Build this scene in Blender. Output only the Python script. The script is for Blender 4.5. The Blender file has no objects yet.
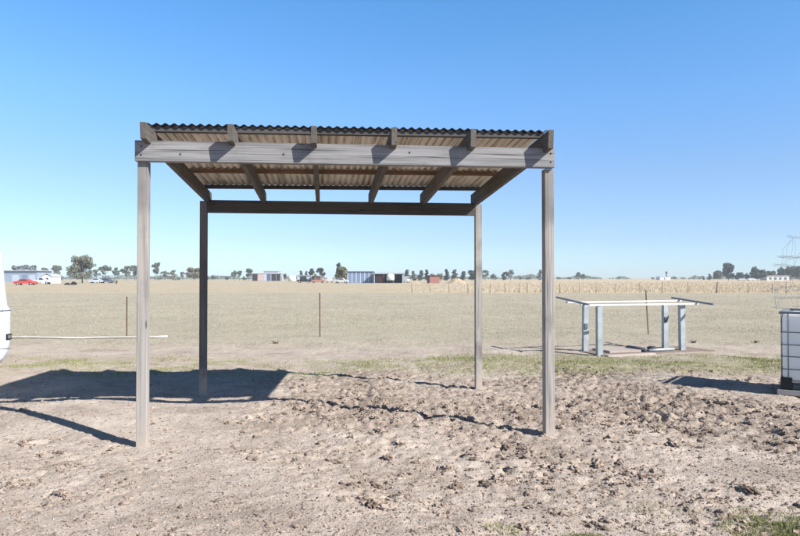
import bpy, bmesh, math, random
import numpy as np
from mathutils import Vector, Matrix

R = math.radians
S = bpy.context.scene
COL = S.collection
random.seed(7)

# ------------------------------------------------------------------ camera, sky, sun, exposure
FPX, CX, HY, EYE = 660.0, 400.0, 278.0, 1.5          # focal length and horizon in photo pixels, eye height in metres
cam = bpy.data.cameras.new('camera')
cam.sensor_width = 36.0
cam.lens = 36.0 * FPX / 800.0
cam.clip_start, cam.clip_end = 0.05, 9000.0
camo = bpy.data.objects.new('camera', cam)
camo.location = (0, 0, EYE)
camo.rotation_euler = (R(90) + math.atan(10 / FPX), 0, 0)
COL.objects.link(camo)
S.camera = camo

SUN_EL, SH_AZ = R(36.0), R(180 - 34.5)                  # shadows run left and away
hd = Vector((math.cos(SH_AZ), math.sin(SH_AZ), 0))    # horizontal travel of the light
ld = hd * math.cos(SUN_EL) + Vector((0, 0, -math.sin(SUN_EL)))
sun = bpy.data.lights.new('sun', 'SUN')
sun.energy, sun.angle, sun.color = 5.0, R(0.53), (1.0, 0.955, 0.89)
suno = bpy.data.objects.new('sun', sun)
suno.location = (20, -15, 30)
suno.rotation_euler = ld.to_track_quat('-Z', 'Y').to_euler()
COL.objects.link(suno)

W = bpy.data.worlds.new('World')
S.world = W
W.use_nodes = True
wn, wl = W.node_tree.nodes, W.node_tree.links
wn.clear()
sky = wn.new('ShaderNodeTexSky')
sky.sky_type = 'NISHITA'
sky.sun_disc = False
sky.sun_elevation = SUN_EL
sky.sun_rotation = math.atan2(-hd.x, -hd.y)
sky.altitude, sky.air_density, sky.dust_density, sky.ozone_density = 100.0, 1.0, 0.3, 3.0
bg = wn.new('ShaderNodeBackground')
bg.inputs['Strength'].default_value = 0.133
wo = wn.new('ShaderNodeOutputWorld')
# bluer than the plain sky model gives, and darkened overhead to cut the shadow fill
wg = wn.new('ShaderNodeTexCoord')
ws = wn.new('ShaderNodeSeparateXYZ')
wl.new(wg.outputs['Generated'], ws.inputs[0])
wr = wn.new('ShaderNodeValToRGB')
wl.new(ws.outputs['Z'], wr.inputs['Fac'])
stops = [(0.0, (.52, .72, 1.0)), (0.021, (.49, .64, .92)), (0.057, (.49, .568, .785)), (0.147, (.55, .612, .745)), (0.26, (.53, .74, .91)),
         (0.385, (.45, .78, .97)), (0.50, (.14, .25, .36)), (0.62, (.05, .10, .16))]
while len(wr.color_ramp.elements) < len(stops): wr.color_ramp.elements.new(0.5)
for e_, (p_, c_) in zip(wr.color_ramp.elements, stops):
    e_.position, e_.color = p_, (*c_, 1)
wm = wn.new('ShaderNodeMix')
wm.data_type, wm.blend_type = 'RGBA', 'MULTIPLY'
wm.inputs[0].default_value = 1.0
wl.new(sky.outputs[0], wm.inputs[6])
wl.new(wr.outputs[0], wm.inputs[7])
wl.new(wm.outputs[2], bg.inputs['Color'])
wl.new(bg.outputs[0], wo.inputs['Surface'])

S.view_settings.view_transform = 'Standard'
S.view_settings.look = 'None'
S.view_settings.gamma = 1.0
S.view_settings.use_curve_mapping = False
S.view_settings.exposure = 0.82
S.render.engine = 'CYCLES'
S.cycles.max_bounces = 6
S.cycles.use_denoising = True


# ------------------------------------------------------------------ helpers
def at(px, Y, py=None):
    """A place on the plain: photo column px at distance Y (metres); py gives a height above the ground."""
    x = (px - CX) / FPX * Y
    return (x, Y, 0.0) if py is None else (x, Y, EYE + (HY - py) * Y / FPX)


class MB:
    """Collects boxes, tubes and lofts into one mesh."""
    def __init__(self):
        self.v, self.f, self.s = [], [], []

    def add(self, vs, fs, smooth=False):
        b = len(self.v)
        self.v += [tuple(p) for p in vs]
        self.f += [tuple(b + i for i in f) for f in fs]
        self.s += [smooth] * len(fs)
        return self

    def box(self, lo, hi, bevel=0.0, M=None):
        bm = bmesh.new()
        bmesh.ops.create_cube(bm, size=1.0)
        lo, hi = Vector(lo), Vector(hi)
        for v in bm.verts:
            v.co = Vector([(lo[i] + hi[i]) / 2 + v.co[i] * (hi[i] - lo[i]) for i in range(3)])
        if bevel:
            bmesh.ops.bevel(bm, geom=list(bm.edges), offset=bevel, segments=2, affect='EDGES', profile=0.6)
        bm.verts.index_update()
        vs = [(M @ v.co if M else v.co) for v in bm.verts]
        self.add(vs, [[v.index for v in f.verts] for f in bm.faces])
        bm.free()
        return self

    def beam(self, a, b, w, h, bevel=0.0, roll=0.0):
        """square bar from a to b, w across, h in the upright sense"""
        a, b = Vector(a), Vector(b)
        d = b - a
        q = d.to_track_quat('Y', 'Z')
        M = Matrix.Translation(a) @ q.to_matrix().to_4x4() @ Matrix.Rotation(roll, 4, 'Y')
        return self.box((-w / 2, 0, -h / 2), (w / 2, d.length, h / 2), bevel, M)

    def tube(self, pts, r, n=8, caps=True):
        pts = [Vector(p) for p in pts]
        rs = r if isinstance(r, (list, tuple)) else [r] * len(pts)
        vs, fs = [], []
        ref = None
        for i, p in enumerate(pts):
            t = (pts[min(i + 1, len(pts) - 1)] - pts[max(i - 1, 0)]).normalized()
            if ref is None:
                ref = Vector((1, 0, 0)) if abs(t.x) < 0.8 else Vector((0, 1, 0))
            u = (ref - t * ref.dot(t)).normalized()
            ref = u
            w = t.cross(u)
            for k in range(n):
                a = 2 * math.pi * k / n
                vs.append(p + (u * math.cos(a) + w * math.sin(a)) * rs[i])
        for i in range(len(pts) - 1):
            for k in range(n):
                fs.append((i * n + k, i * n + (k + 1) % n, (i + 1) * n + (k + 1) % n, (i + 1) * n + k))
        if caps:
            fs.append(tuple(range(n - 1, -1, -1)))
            fs.append(tuple((len(pts) - 1) * n + k for k in range(n)))
        return self.add(vs, fs, True)

    def prism(self, poly, y0, y1, axis='y'):
        """outline in (x,z) extruded along y, or in (y,z) along x"""
        n = len(poly)
        mk = (lambda p, t: (p[0], t, p[1])) if axis == 'y' else (lambda p, t: (t, p[0], p[1]))
        vs = [mk(p, y0) for p in poly] + [mk(p, y1) for p in poly]
        fs = [(i, (i + 1) % n, n + (i + 1) % n, n + i) for i in range(n)]
        fs += [tuple(range(n - 1, -1, -1)), tuple(range(n, 2 * n))]
        return self.add(vs, fs)

    def build(self, name, m, parent=None):
        me = bpy.data.meshes.new(name)
        me.from_pydata([tuple(p) for p in self.v], [], self.f)
        me.polygons.foreach_set('use_smooth', self.s)
        bm = bmesh.new()
        bm.from_mesh(me)
        bmesh.ops.recalc_face_normals(bm, faces=bm.faces)
        bm.to_mesh(me)
        bm.free()
        me.materials.append(m)
        o = bpy.data.objects.new(name, me)
        COL.objects.link(o)
        if parent:
            o.parent = parent
        return o


def raw_mesh(name, V, F, m, smooth=False):
    """fast mesh from numpy arrays; F has equal sized faces"""
    me = bpy.data.meshes.new(name)
    V = np.ascontiguousarray(V, np.float32)
    F = np.ascontiguousarray(F, np.int32)
    k = F.shape[1]
    me.vertices.add(len(V))
    me.vertices.foreach_set('co', V.ravel())
    me.loops.add(F.size)
    me.loops.foreach_set('vertex_index', F.ravel())
    me.polygons.add(len(F))
    me.polygons.foreach_set('loop_start', np.arange(0, F.size, k, dtype=np.int32))
    me.polygons.foreach_set('use_smooth', np.full(len(F), smooth))
    me.update(calc_edges=True)
    me.materials.append(m)
    o = bpy.data.objects.new(name, me)
    COL.objects.link(o)
    return o


def tag(o, label=None, cat=None, group=None, kind=None):
    if label: o['label'] = label
    if cat: o['category'] = cat
    if group: o['group'] = group
    if kind: o['kind'] = kind
    return o


def thing(name, label, cat, loc=(0, 0, 0), rz=0.0, group=None):
    o = bpy.data.objects.new(name, None)
    o.empty_display_size = 0.2
    COL.objects.link(o)
    o.location = loc
    o.rotation_euler = (0, 0, rz)
    return tag(o, label, cat, group)


# ------------------------------------------------------------------ noise
_P = np.random.RandomState(3).permutation(4096)
_G = np.random.RandomState(4).rand(4096) * 2 * np.pi


def perlin(x, y):
    xi, yi = np.floor(x).astype(np.int64), np.floor(y).astype(np.int64)
    xf, yf = x - xi, y - yi

    def g(ix, iy, dx, dy):
        a = _G[_P[(_P[ix & 4095] + iy) & 4095]]
        return np.cos(a) * dx + np.sin(a) * dy
    u = xf * xf * xf * (xf * (xf * 6 - 15) + 10)
    v = yf * yf * yf * (yf * (yf * 6 - 15) + 10)
    a = g(xi, yi, xf, yf); b = g(xi + 1, yi, xf - 1, yf)
    c = g(xi, yi + 1, xf, yf - 1); d = g(xi + 1, yi + 1, xf - 1, yf - 1)
    return ((a + u * (b - a)) * (1 - v) + (c + u * (d - c)) * v) * 1.5


def sstep(a, b, x):
    t = np.clip((x - a) / (b - a), 0, 1)
    return t * t * (3 - 2 * t)


def roughness(x, y):
    """0 on the trodden smooth soil, 1 where hooves have churned it up"""
    n = perlin(x * 0.55 + 11, y * 0.55 + 5) * 0.9 + perlin(x * 1.7, y * 1.7 + 9) * 0.5
    right = sstep(-1.8, 1.6, x + (y - 5) * 0.25)
    r = 0.22 + 0.34 * right + n * 0.62
    band = np.exp(-((y - 7.6 + 0.10 * x) / 1.5) ** 2) * sstep(-2.4, -0.6, x)       # churned belt under the shelter
    r = r + 0.42 * band - 0.36 * sstep(6.0, 4.4, y)
    r = r * (1 - 0.75 * sstep(10.3, 12.5, y))
    r = r * (1 - 0.6 * sstep(-1.5, -3.0, x) * sstep(8.0, 8.8, y))
    return np.clip(r, 0.12, 1.1)


LEVELS = [(-3.6, 7.2, 0.10), (0.2, 7.0, 0.06), (-1.6, 10.6, -0.045), (-4.2, 10.4, -0.045)]          # small rises that carry the post bases


def height(x, y):
    x = np.asarray(x, float); y = np.asarray(y, float)
    near = 1 - sstep(14, 22, y)
    z = perlin(x * 0.32 + 3, y * 0.32) * 0.045 * (1 - sstep(30, 60, y))
    z = z + perlin(x * 0.9 + 40, y * 0.9 + 7) * 0.022 * (0.4 + near * 0.6) * (1 - sstep(30, 60, y))
    for (lx, ly, dz) in LEVELS:
        z = z + dz * np.exp(-((x - lx) ** 2 + (y - ly) ** 2) / 1.3)
    r = roughness(x, y) * near
    z = z + r * perlin(x * 2.6, y * 3.1 + 20) * 0.030
    h = perlin(x * 5.5 + 8, y * 6.5)
    z = z - r * np.clip(h - 0.12, 0, 1) * 0.075                      # hoof holes
    z = z + r * perlin(x * 11, y * 13 + 31) * 0.014
    z = z - r * np.clip(perlin(x * 13.0 + 2, y * 12.0 + 17) - 0.14, 0, 0.45) * 0.085       # small sharp pits
    z = z + r * r * np.clip(perlin(x * 10.0 + 60, y * 10.5 + 3) + 0.5 * perlin(x * 21, y * 22 + 7) - 0.1, 0, 0.6) * 0.045         # turned up lumps
    z = z + r * np.abs(perlin(x * 23 + 5, y * 26)) * 0.018
    z = z + (0.25 + 0.75 * r) * near * perlin(x * 47, y * 47) * 0.005
    return z


def hz(x, y):
    return float(height(np.array([x]), np.array([y]))[0])


for (lx, ly, lz) in ((-2.256, 5.805, 0.029), (1.395, 6.216, 0.037), (-2.577, 8.658, -0.050), (1.074, 9.069, -0.010)):
    LEVELS.append((lx, ly, 0.9 * (lz - hz(lx, ly))))


# ------------------------------------------------------------------ materials
class NT:
    def __init__(self, name):
        self.m = bpy.data.materials.new(name)
        self.m.use_nodes = True
        self.n, self.l = self.m.node_tree.nodes, self.m.node_tree.links
        self.b = self.n['Principled BSDF']

    def node(self, t, ins=None, **kw):
        nd = self.n.new(t)
        for k, v in kw.items():
            setattr(nd, k, v)
        for k, v in (ins or {}).items():
            if hasattr(v, 'is_linked') or isinstance(v, bpy.types.NodeSocket):
                self.l.new(v, nd.inputs[k])
            else:
                nd.inputs[k].default_value = v
        return nd

    def noise(self, vec, scale, detail=4.0, rough=0.55, dist=0.0):
        return self.node('ShaderNodeTexNoise', {'Vector': vec, 'Scale': scale, 'Detail': detail, 'Roughness': rough, 'Distortion': dist}).outputs[0]

    def ramp(self, fac, stops):
        nd = self.node('ShaderNodeValToRGB', {'Fac': fac})
        e = nd.color_ramp.elements
        while len(e) < len(stops): e.new(0.5)
        for q, (p, c) in zip(e, stops):
            q.position = p
            q.color = (*c, 1)
        return nd.outputs[0]

    def mix(self, fac, a, b, mode='MIX'):
        nd = self.n.new('ShaderNodeMix')
        nd.data_type, nd.blend_type = 'RGBA', mode
        for i, v in ((0, fac), (6, a), (7, b)):
            if isinstance(v, bpy.types.NodeSocket): self.l.new(v, nd.inputs[i])
            else: nd.inputs[i].default_value = v if i == 0 else (*v, 1)
        return nd.outputs[2]

    def math(self, op, a, b=0.0, c=0.0):
        nd = self.n.new('ShaderNodeMath')
        nd.operation = op
        for i, v in enumerate((a, b, c)):
            if isinstance(v, bpy.types.NodeSocket): self.l.new(v, nd.inputs[i])
            else: nd.inputs[i].default_value = v
        return nd.outputs[0]

    def sstep(self, x, a, b):
        nd = self.node('ShaderNodeMapRange', {'Value': x, 'From Min': a, 'From Max': b}, interpolation_type='SMOOTHSTEP')
        return nd.outputs[0]

    def bump(self, h, strength, dist):
        nd = self.node('ShaderNodeBump', {'Height': h, 'Strength': strength, 'Distance': dist})
        self.l.new(nd.outputs[0], self.b.inputs['Normal'])

    def out(self, col, rough=0.9, spec=0.2, metal=0.0):
        for k, v in (('Base Color', col), ('Roughness', rough), ('Specular IOR Level', spec), ('Metallic', metal)):
            if isinstance(v, bpy.types.NodeSocket): self.l.new(v, self.b.inputs[k])
            elif k == 'Base Color': self.b.inputs[k].default_value = (*v, 1)
            else: self.b.inputs[k].default_value = v
        return self.m

    def obj(self):
        return self.node('ShaderNodeTexCoord').outputs['Object']

    def pos(self):
        return self.node('ShaderNodeNewGeometry').outputs['Position']

    def map(self, vec, scale):
        return self.node('ShaderNodeMapping', {'Vector': vec, 'Scale': scale}).outputs[0]


def simple(name, col, rough=0.7, spec=0.3, var=0.25, scale=6.0, metal=0.0, dirt=None, bump=0.0):
    t = NT(name)
    p = t.obj()
    n = t.noise(p, scale, 6)
    c = t.mix(n, tuple(v * (1 - var) for v in col), tuple(min(1, v * (1 + var * 0.7)) for v in col))
    if dirt:
        d = t.noise(p, scale * 0.35, 8, 0.65)
        c = t.mix(t.sstep(d, 0.5, 0.72), c, dirt)
    if bump:
        t.bump(t.noise(p, scale * 8, 3), 0.4, bump)
    return t.out(c, rough, spec, metal)


def wood(name, axis, pale, mid, dark, amount=1.0):
    t = NT(name)
    o = t.obj()
    sc = {'x': (1.2, 26, 26), 'y': (26, 1.2, 26), 'z': (26, 26, 1.2)}[axis]
    sc2 = {'x': (0.9, 95, 95), 'y': (95, 0.9, 95), 'z': (95, 95, 0.9)}[axis]
    g = t.noise(t.map(o, sc), 1.0, 6, 0.6, 0.6)
    fine = t.noise(t.map(o, sc2), 1.0, 3, 0.5, 0.3)
    big = t.noise(o, 1.6, 5, 0.6)
    c = t.ramp(g, [(0.30, mid), (0.62, pale)])
    c = t.mix(t.sstep(fine, 0.56, 0.70), c, dark)                    # checks along the grain
    c = t.mix(t.math('MULTIPLY', t.sstep(big, 0.5, 0.75), 0.55 * amount), c, dark)
    k = t.node('ShaderNodeTexVoronoi', {'Vector': t.map(o, tuple(2.1 if s < 5 else 9.0 for s in sc)), 'Scale': 1.0}).outputs['Distance']
    c = t.mix(t.math('MULTIPLY', t.sstep(k, 0.11, 0.04), 0.8), c, tuple(v * 0.5 for v in dark))       # knots
    rnd = t.node('ShaderNodeObjectInfo').outputs['Random']
    c = t.mix(t.math('MULTIPLY', rnd, 0.35), c, tuple(v * 0.62 for v in mid))
    if name == 'post_wood' or name == 'shaded_post_wood':
        zz = t.node('ShaderNodeSeparateXYZ', {'Vector': o}).outputs['Z']
        sp_ = t.noise(o, 9.0, 5, 0.6)
        c = t.mix(t.math('MULTIPLY', t.sstep(t.math('ADD', zz, t.math('MULTIPLY', sp_, -0.5)), 0.12, -0.22), 0.8), c, (0.40, 0.335, 0.285))
        c = t.mix(t.math('MULTIPLY', t.sstep(t.math('ADD', zz, t.math('MULTIPLY', big, 1.6)), 2.6, 3.3), 0.6), c, (0.16, 0.155, 0.155))      # greyed by rain at the top
    t.bump(t.math('ADD', t.math('MULTIPLY', fine, 0.7), g), 0.55, 0.004)
    return t.out(c, 0.88, 0.15)


M = {}
M['post_wood'] = wood('post_wood', 'z', (0.395, 0.365, 0.338), (0.255, 0.238, 0.223), (0.11, 0.103, 0.098), 1.5)
M['shaded_post_wood'] = wood('shaded_post_wood', 'z', (0.17, 0.155, 0.15), (0.11, 0.1, 0.097), (0.06, 0.055, 0.053))  # post wood copy with roof shade put into its colour, back left post
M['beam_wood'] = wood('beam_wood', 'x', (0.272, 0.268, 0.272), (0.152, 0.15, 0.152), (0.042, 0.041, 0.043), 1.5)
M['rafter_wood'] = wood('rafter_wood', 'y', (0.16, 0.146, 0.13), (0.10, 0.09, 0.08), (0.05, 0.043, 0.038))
M['shaded_beam_wood'] = wood('shaded_beam_wood', 'x', (0.105, 0.098, 0.096), (0.07, 0.065, 0.063), (0.035, 0.032, 0.031))  # beam wood copy, roof shade painted into the colour for the back beam
M['purlin_wood'] = wood('purlin_wood', 'x', (0.22, 0.135, 0.085), (0.15, 0.09, 0.058), (0.08, 0.05, 0.036))
M['shaded_purlin_wood'] = wood('shaded_purlin_wood', 'x', (0.10, 0.095, 0.092), (0.07, 0.065, 0.063), (0.04, 0.037, 0.036))  # eave shade painted into the front purlin's colour; the back one shares it

t = NT('corrugated_iron')                                             # rust film over old galvanising, a darker band along the front edge
o_ = t.obj()
n_ = t.noise(t.map(o_, (3.0, 0.6, 1)), 2.2, 7, 0.62)
st_ = t.noise(t.map(o_, (22.0, 0.4, 1)), 1.0, 4, 0.6)
c_ = t.ramp(n_, [(0.30, (0.60, 0.53, 0.44)), (0.52, (0.72, 0.66, 0.57)), (0.74, (0.77, 0.72, 0.65))])
c_ = t.mix(t.math('MULTIPLY', t.sstep(st_, 0.54, 0.64), 0.7), c_, (0.26, 0.20, 0.155))
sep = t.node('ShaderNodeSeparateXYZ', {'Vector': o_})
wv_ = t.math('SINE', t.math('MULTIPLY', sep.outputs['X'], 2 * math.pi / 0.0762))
flute_shade_ = t.math('MULTIPLY', t.sstep(wv_, 0.35, 0.9), t.sstep(n_, 0.62, 0.40))                   # corrugation shading painted along the flutes, broken up with rust streaks
c_ = t.mix(t.math('MULTIPLY', flute_shade_, 0.75), c_, (0.20, 0.145, 0.105))
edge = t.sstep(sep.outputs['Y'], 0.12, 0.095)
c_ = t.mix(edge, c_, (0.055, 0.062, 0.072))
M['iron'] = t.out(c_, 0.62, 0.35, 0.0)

t = NT('galvanised')
o_ = t.obj()
v_ = t.node('ShaderNodeTexVoronoi', {'Vector': o_, 'Scale': 45.0}).outputs['Color']
n_ = t.noise(o_, 5.0, 6, 0.6)
c_ = t.mix(0.03, t.ramp(n_, [(0.3, (0.27, 0.30, 0.31)), (0.7, (0.42, 0.45, 0.46))]), v_)
M['galv'] = t.out(c_, 0.5, 0.4, 0.25)
M['pale_rail'] = simple('pale_rail', (0.56, 0.56, 0.55), 0.55, 0.3, 0.12, 5)
M['dark_steel'] = simple('dark_steel', (0.10, 0.115, 0.14), 0.6, 0.4, 0.3, 8)
M['bar_steel'] = simple('bar_steel', (0.22, 0.235, 0.26), 0.55, 0.4, 0.3, 3)
M['rust'] = simple('rust', (0.115, 0.08, 0.062), 0.9, 0.15, 0.4, 14)
M['white_paint'] = simple('white_paint', (0.52, 0.535, 0.565), 0.28, 0.5, 0.04, 2)
M['glass_dark'] = simple('glass_dark', (0.03, 0.035, 0.04), 0.08, 0.6, 0.1, 2)
M['rubber'] = simple('rubber', (0.025, 0.025, 0.027), 0.85, 0.2, 0.2, 10)
M['black_plastic'] = simple('black_plastic', (0.022, 0.024, 0.028), 0.6, 0.3, 0.2, 10)
M['red_lens'] = simple('red_lens', (0.45, 0.03, 0.03), 0.2, 0.5, 0.1, 3)
M['chrome'] = simple('chrome', (0.55, 0.56, 0.57), 0.25, 0.5, 0.1, 3, 0.8)
M['plate'] = simple('plate', (0.7, 0.7, 0.6), 0.4, 0.4, 0.05, 3)
M['tank_plastic'] = simple('tank_plastic', (0.86, 0.875, 0.88), 0.45, 0.4, 0.08, 2.5, 0, (0.58, 0.58, 0.55))
tp_ = M['tank_plastic'].node_tree                                     # milky plastic lets light through
tr_ = tp_.nodes.new('ShaderNodeBsdfTranslucent'); tr_.inputs[0].default_value = (0.93, 0.95, 0.97, 1)
mx_ = tp_.nodes.new('ShaderNodeMixShader'); mx_.inputs[0].default_value = 0.6
tp_.links.new(tp_.nodes['Principled BSDF'].outputs[0], mx_.inputs[1]); tp_.links.new(tr_.outputs[0], mx_.inputs[2])
tp_.links.new(mx_.outputs[0], tp_.nodes['Material Output'].inputs['Surface'])
M['cage_steel'] = simple('cage_steel', (0.20, 0.22, 0.25), 0.5, 0.4, 0.25, 8, 0.3)
M['wire'] = simple('wire', (0.30, 0.32, 0.34), 0.5, 0.4, 0.25, 8, 0.4)
M['pallet_wood'] = wood('pallet_wood', 'x', (0.55, 0.52, 0.47), (0.42, 0.39, 0.35), (0.25, 0.22, 0.2))
M['concrete'] = simple('concrete', (0.22, 0.175, 0.15), 0.95, 0.1, 0.25, 4, 0, (0.27, 0.21, 0.17), 0.003)
M['pale_sheet'] = simple('pale_sheet', (0.40, 0.345, 0.315), 0.8, 0.2, 0.2, 3, 0, (0.32, 0.25, 0.21))
M['pale_pipe'] = simple('pale_pipe', (0.50, 0.48, 0.45), 0.6, 0.3, 0.2, 4, 0, (0.42, 0.37, 0.31))
M['fence_wood'] = wood('fence_wood', 'z', (0.30, 0.25, 0.21), (0.2, 0.165, 0.14), (0.1, 0.085, 0.07))
M['red_paint'] = simple('red_paint', (0.60, 0.06, 0.055), 0.35, 0.5, 0.1, 1)
M['blue_wall'] = simple('blue_wall', (0.17, 0.22, 0.34), 0.6, 0.3, 0.2, 0.6)
M['blue_trim'] = simple('blue_trim', (0.09, 0.11, 0.17), 0.6, 0.3, 0.2, 0.6)
M['pale_blue'] = simple('pale_blue', (0.40, 0.47, 0.56), 0.6, 0.3, 0.15, 0.6)
M['far_blue'] = simple('far_blue', (0.26, 0.32, 0.40), 0.6, 0.3, 0.2, 0.6)
M['pink_wall'] = simple('pink_wall', (0.52, 0.37, 0.33), 0.8, 0.2, 0.15, 0.6)
M['maroon_wall'] = simple('maroon_wall', (0.34, 0.16, 0.14), 0.7, 0.2, 0.2, 0.8)
M['brown_roof'] = simple('brown_roof', (0.10, 0.065, 0.055), 0.7, 0.2, 0.25, 0.8)
M['dark_inside'] = simple('dark_inside', (0.035, 0.033, 0.04), 0.9, 0.1, 0.2, 1)
M['grey_roof'] = simple('grey_roof', (0.34, 0.36, 0.39), 0.5, 0.4, 0.15, 0.5)
M['white_wall'] = simple('white_wall', (0.74, 0.74, 0.72), 0.7, 0.2, 0.06, 0.5)
M['cream_wall'] = simple('cream_wall', (0.60, 0.52, 0.43), 0.8, 0.2, 0.12, 0.6)
M['sand'] = simple('sand', (0.46, 0.375, 0.275), 0.95, 0.1, 0.25, 0.8, 0, (0.36, 0.27, 0.18), 0.03)
M['bark'] = simple('bark', (0.20, 0.165, 0.14), 0.95, 0.1, 0.3, 3)


def leaf(name, a, b, scale=0.6):
    t = NT(name)
    n = t.noise(t.pos(), scale, 3, 0.6)
    m = t.out(t.mix(t.sstep(n, 0.3, 0.7), a, b), 0.8, 0.15)
    t.b.inputs['Subsurface Weight'].default_value = 0.0
    return m


M['gum_leaf'] = leaf('gum_leaf', (0.10, 0.122, 0.085), (0.17, 0.19, 0.135))
M['grey_leaf'] = leaf('grey_leaf', (0.14, 0.148, 0.105), (0.235, 0.235, 0.17))
M['olive_leaf'] = leaf('olive_leaf', (0.145, 0.13, 0.075), (0.23, 0.205, 0.12))
M['dark_leaf'] = leaf('dark_leaf', (0.06, 0.072, 0.064), (0.115, 0.13, 0.11))
M['blue_leaf'] = leaf('blue_leaf', (0.13, 0.145, 0.15), (0.20, 0.215, 0.21))

# ground: churned bare soil, then thin dry pasture, then tall straw grass on the plain
t = NT('ground_soil')
p_ = t.pos()
sp = t.node('ShaderNodeSeparateXYZ', {'Vector': p_})
X_, Y_ = sp.outputs['X'], sp.outputs['Y']
n0 = t.noise(p_, 0.22, 5, 0.6)
n1 = t.noise(p_, 1.1, 7, 0.62)
n2 = t.noise(p_, 6.0, 7, 0.65)
n3 = t.noise(p_, 34.0, 5, 0.65)
n4 = t.noise(p_, 140.0, 3, 0.6)
sm = t.math('ADD', t.math('MULTIPLY', n1, 0.5), t.math('ADD', t.math('MULTIPLY', n2, 0.3), t.math('MULTIPLY', n3, 0.2)))
soil = t.ramp(sm, [(0.35, (0.255, 0.21, 0.175)), (0.44, (0.385, 0.323, 0.274)), (0.53, (0.505, 0.432, 0.372)), (0.63, (0.59, 0.517, 0.452))])
soil = t.mix(t.math('MULTIPLY', t.sstep(n4, 0.54, 0.68), 0.5), soil, (0.19, 0.148, 0.12))
ch_ = t.node('ShaderNodeAttribute', attribute_name='churn').outputs['Fac']         # freshly turned soil is darker and browner
soil = t.mix(t.math('MULTIPLY', t.sstep(ch_, 0.25, 0.95), 0.42), soil, (0.19, 0.145, 0.115))
straw = t.ramp(t.math('ADD', t.math('MULTIPLY', n2, 0.4), t.math('ADD', t.math('MULTIPLY', n3, 0.25), t.math('MULTIPLY', n0, 0.35))),
               [(0.36, (0.275, 0.252, 0.18)), (0.50, (0.36, 0.332, 0.25)), (0.64, (0.445, 0.41, 0.322))])
tall = t.ramp(t.math('ADD', t.math('MULTIPLY', n1, 0.5), t.math('MULTIPLY', n0, 0.5)),
              [(0.36, (0.39, 0.31, 0.205)), (0.5, (0.49, 0.40, 0.28)), (0.64, (0.56, 0.47, 0.345))])
wob = t.math('MULTIPLY', t.math('SUBTRACT', n1, 0.5), 6.0)
mf = t.sstep(t.math('ADD', Y_, wob), 12.8, 17.2)
thin = t.math('MULTIPLY', t.sstep(n2, 0.62, 0.44), 0.35)                # bare soil shows between the tufts
col = t.mix(t.math('SUBTRACT', mf, t.math('MULTIPLY', mf, thin)), soil, straw)
# bare track and faint green in the belt before the pasture
gm = t.math('MULTIPLY', t.math('MULTIPLY', t.sstep(t.math('ADD', Y_, t.math('MULTIPLY', wob, 0.4)), 9.9, 11.0), t.sstep(t.math('ADD', Y_, wob), 13.6, 12.4)), t.sstep(t.math('ADD', n1, t.math('MULTIPLY', t.sstep(X_, 0.0, 2.5), 0.12)), 0.47, 0.6))
col = t.mix(t.math('MULTIPLY', gm, 0.55), col, (0.235, 0.235, 0.115))
mt = t.sstep(t.math('ADD', Y_, t.math('MULTIPLY', wob, 0.5)), 63.0, 68.0)
paler = t.mix(0.45, tall, straw)                                       # left of the middle the straw is thin
tall = t.mix(t.sstep(t.math('DIVIDE', X_, t.math('MAXIMUM', Y_, 20.0)), -0.06, 0.2), paler, tall)
col = t.mix(mt, col, tall)
t.bump(t.math('ADD', t.math('MULTIPLY', n4, 0.4), t.math('ADD', n3, t.math('MULTIPLY', n2, 0.8))), 0.8, 0.022)
M['ground'] = t.out(col, 0.97, 0.08)


def grass_mat(name, a, b, c):
    t = NT(name)
    p = t.pos()
    n = t.noise(p, 1.3, 4, 0.6)
    r = t.node('ShaderNodeObjectInfo')
    w = t.noise(p, 30.0, 2, 0.5)
    f = t.math('ADD', t.math('MULTIPLY', n, 0.5), t.math('MULTIPLY', w, 0.5))
    return t.out(t.ramp(f, [(0.36, a), (0.5, b), (0.64, c)]), 0.9, 0.1)


M['green_grass'] = grass_mat('green_grass', (0.14, 0.172, 0.055), (0.23, 0.248, 0.098), (0.34, 0.33, 0.175))
M['dry_grass'] = grass_mat('dry_grass', (0.30, 0.28, 0.20), (0.375, 0.35, 0.262), (0.44, 0.41, 0.32))
M['straw_grass'] = grass_mat('straw_grass', (0.42, 0.352, 0.25), (0.49, 0.418, 0.305), (0.55, 0.475, 0.355))

# ------------------------------------------------------------------ ground sheet


def axis_steps():
    ys = [-400, -200, -100, -50, -25, -12, -6, -3, -1.0, 0.2, 1.0, 1.6, 2.0, 2.3]
    y = 2.5
    while y < 4000:
        ys.append(y)
        y += 0.0042 * y if y < 12.5 else (0.012 * y if y < 60 else 0.06 * y)
    ys += [5200.0]
    h = []
    x = 0.0
    while x < 5000:
        h.append(x)
        x += 0.0215 if x < 4.6 else (0.036 if x < 7.5 else 0.05 * (x - 5.8))
    h.append(5000.0)
    h = np.array(h)
    return np.concatenate([-h[:0:-1], h]), np.array(ys)


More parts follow.
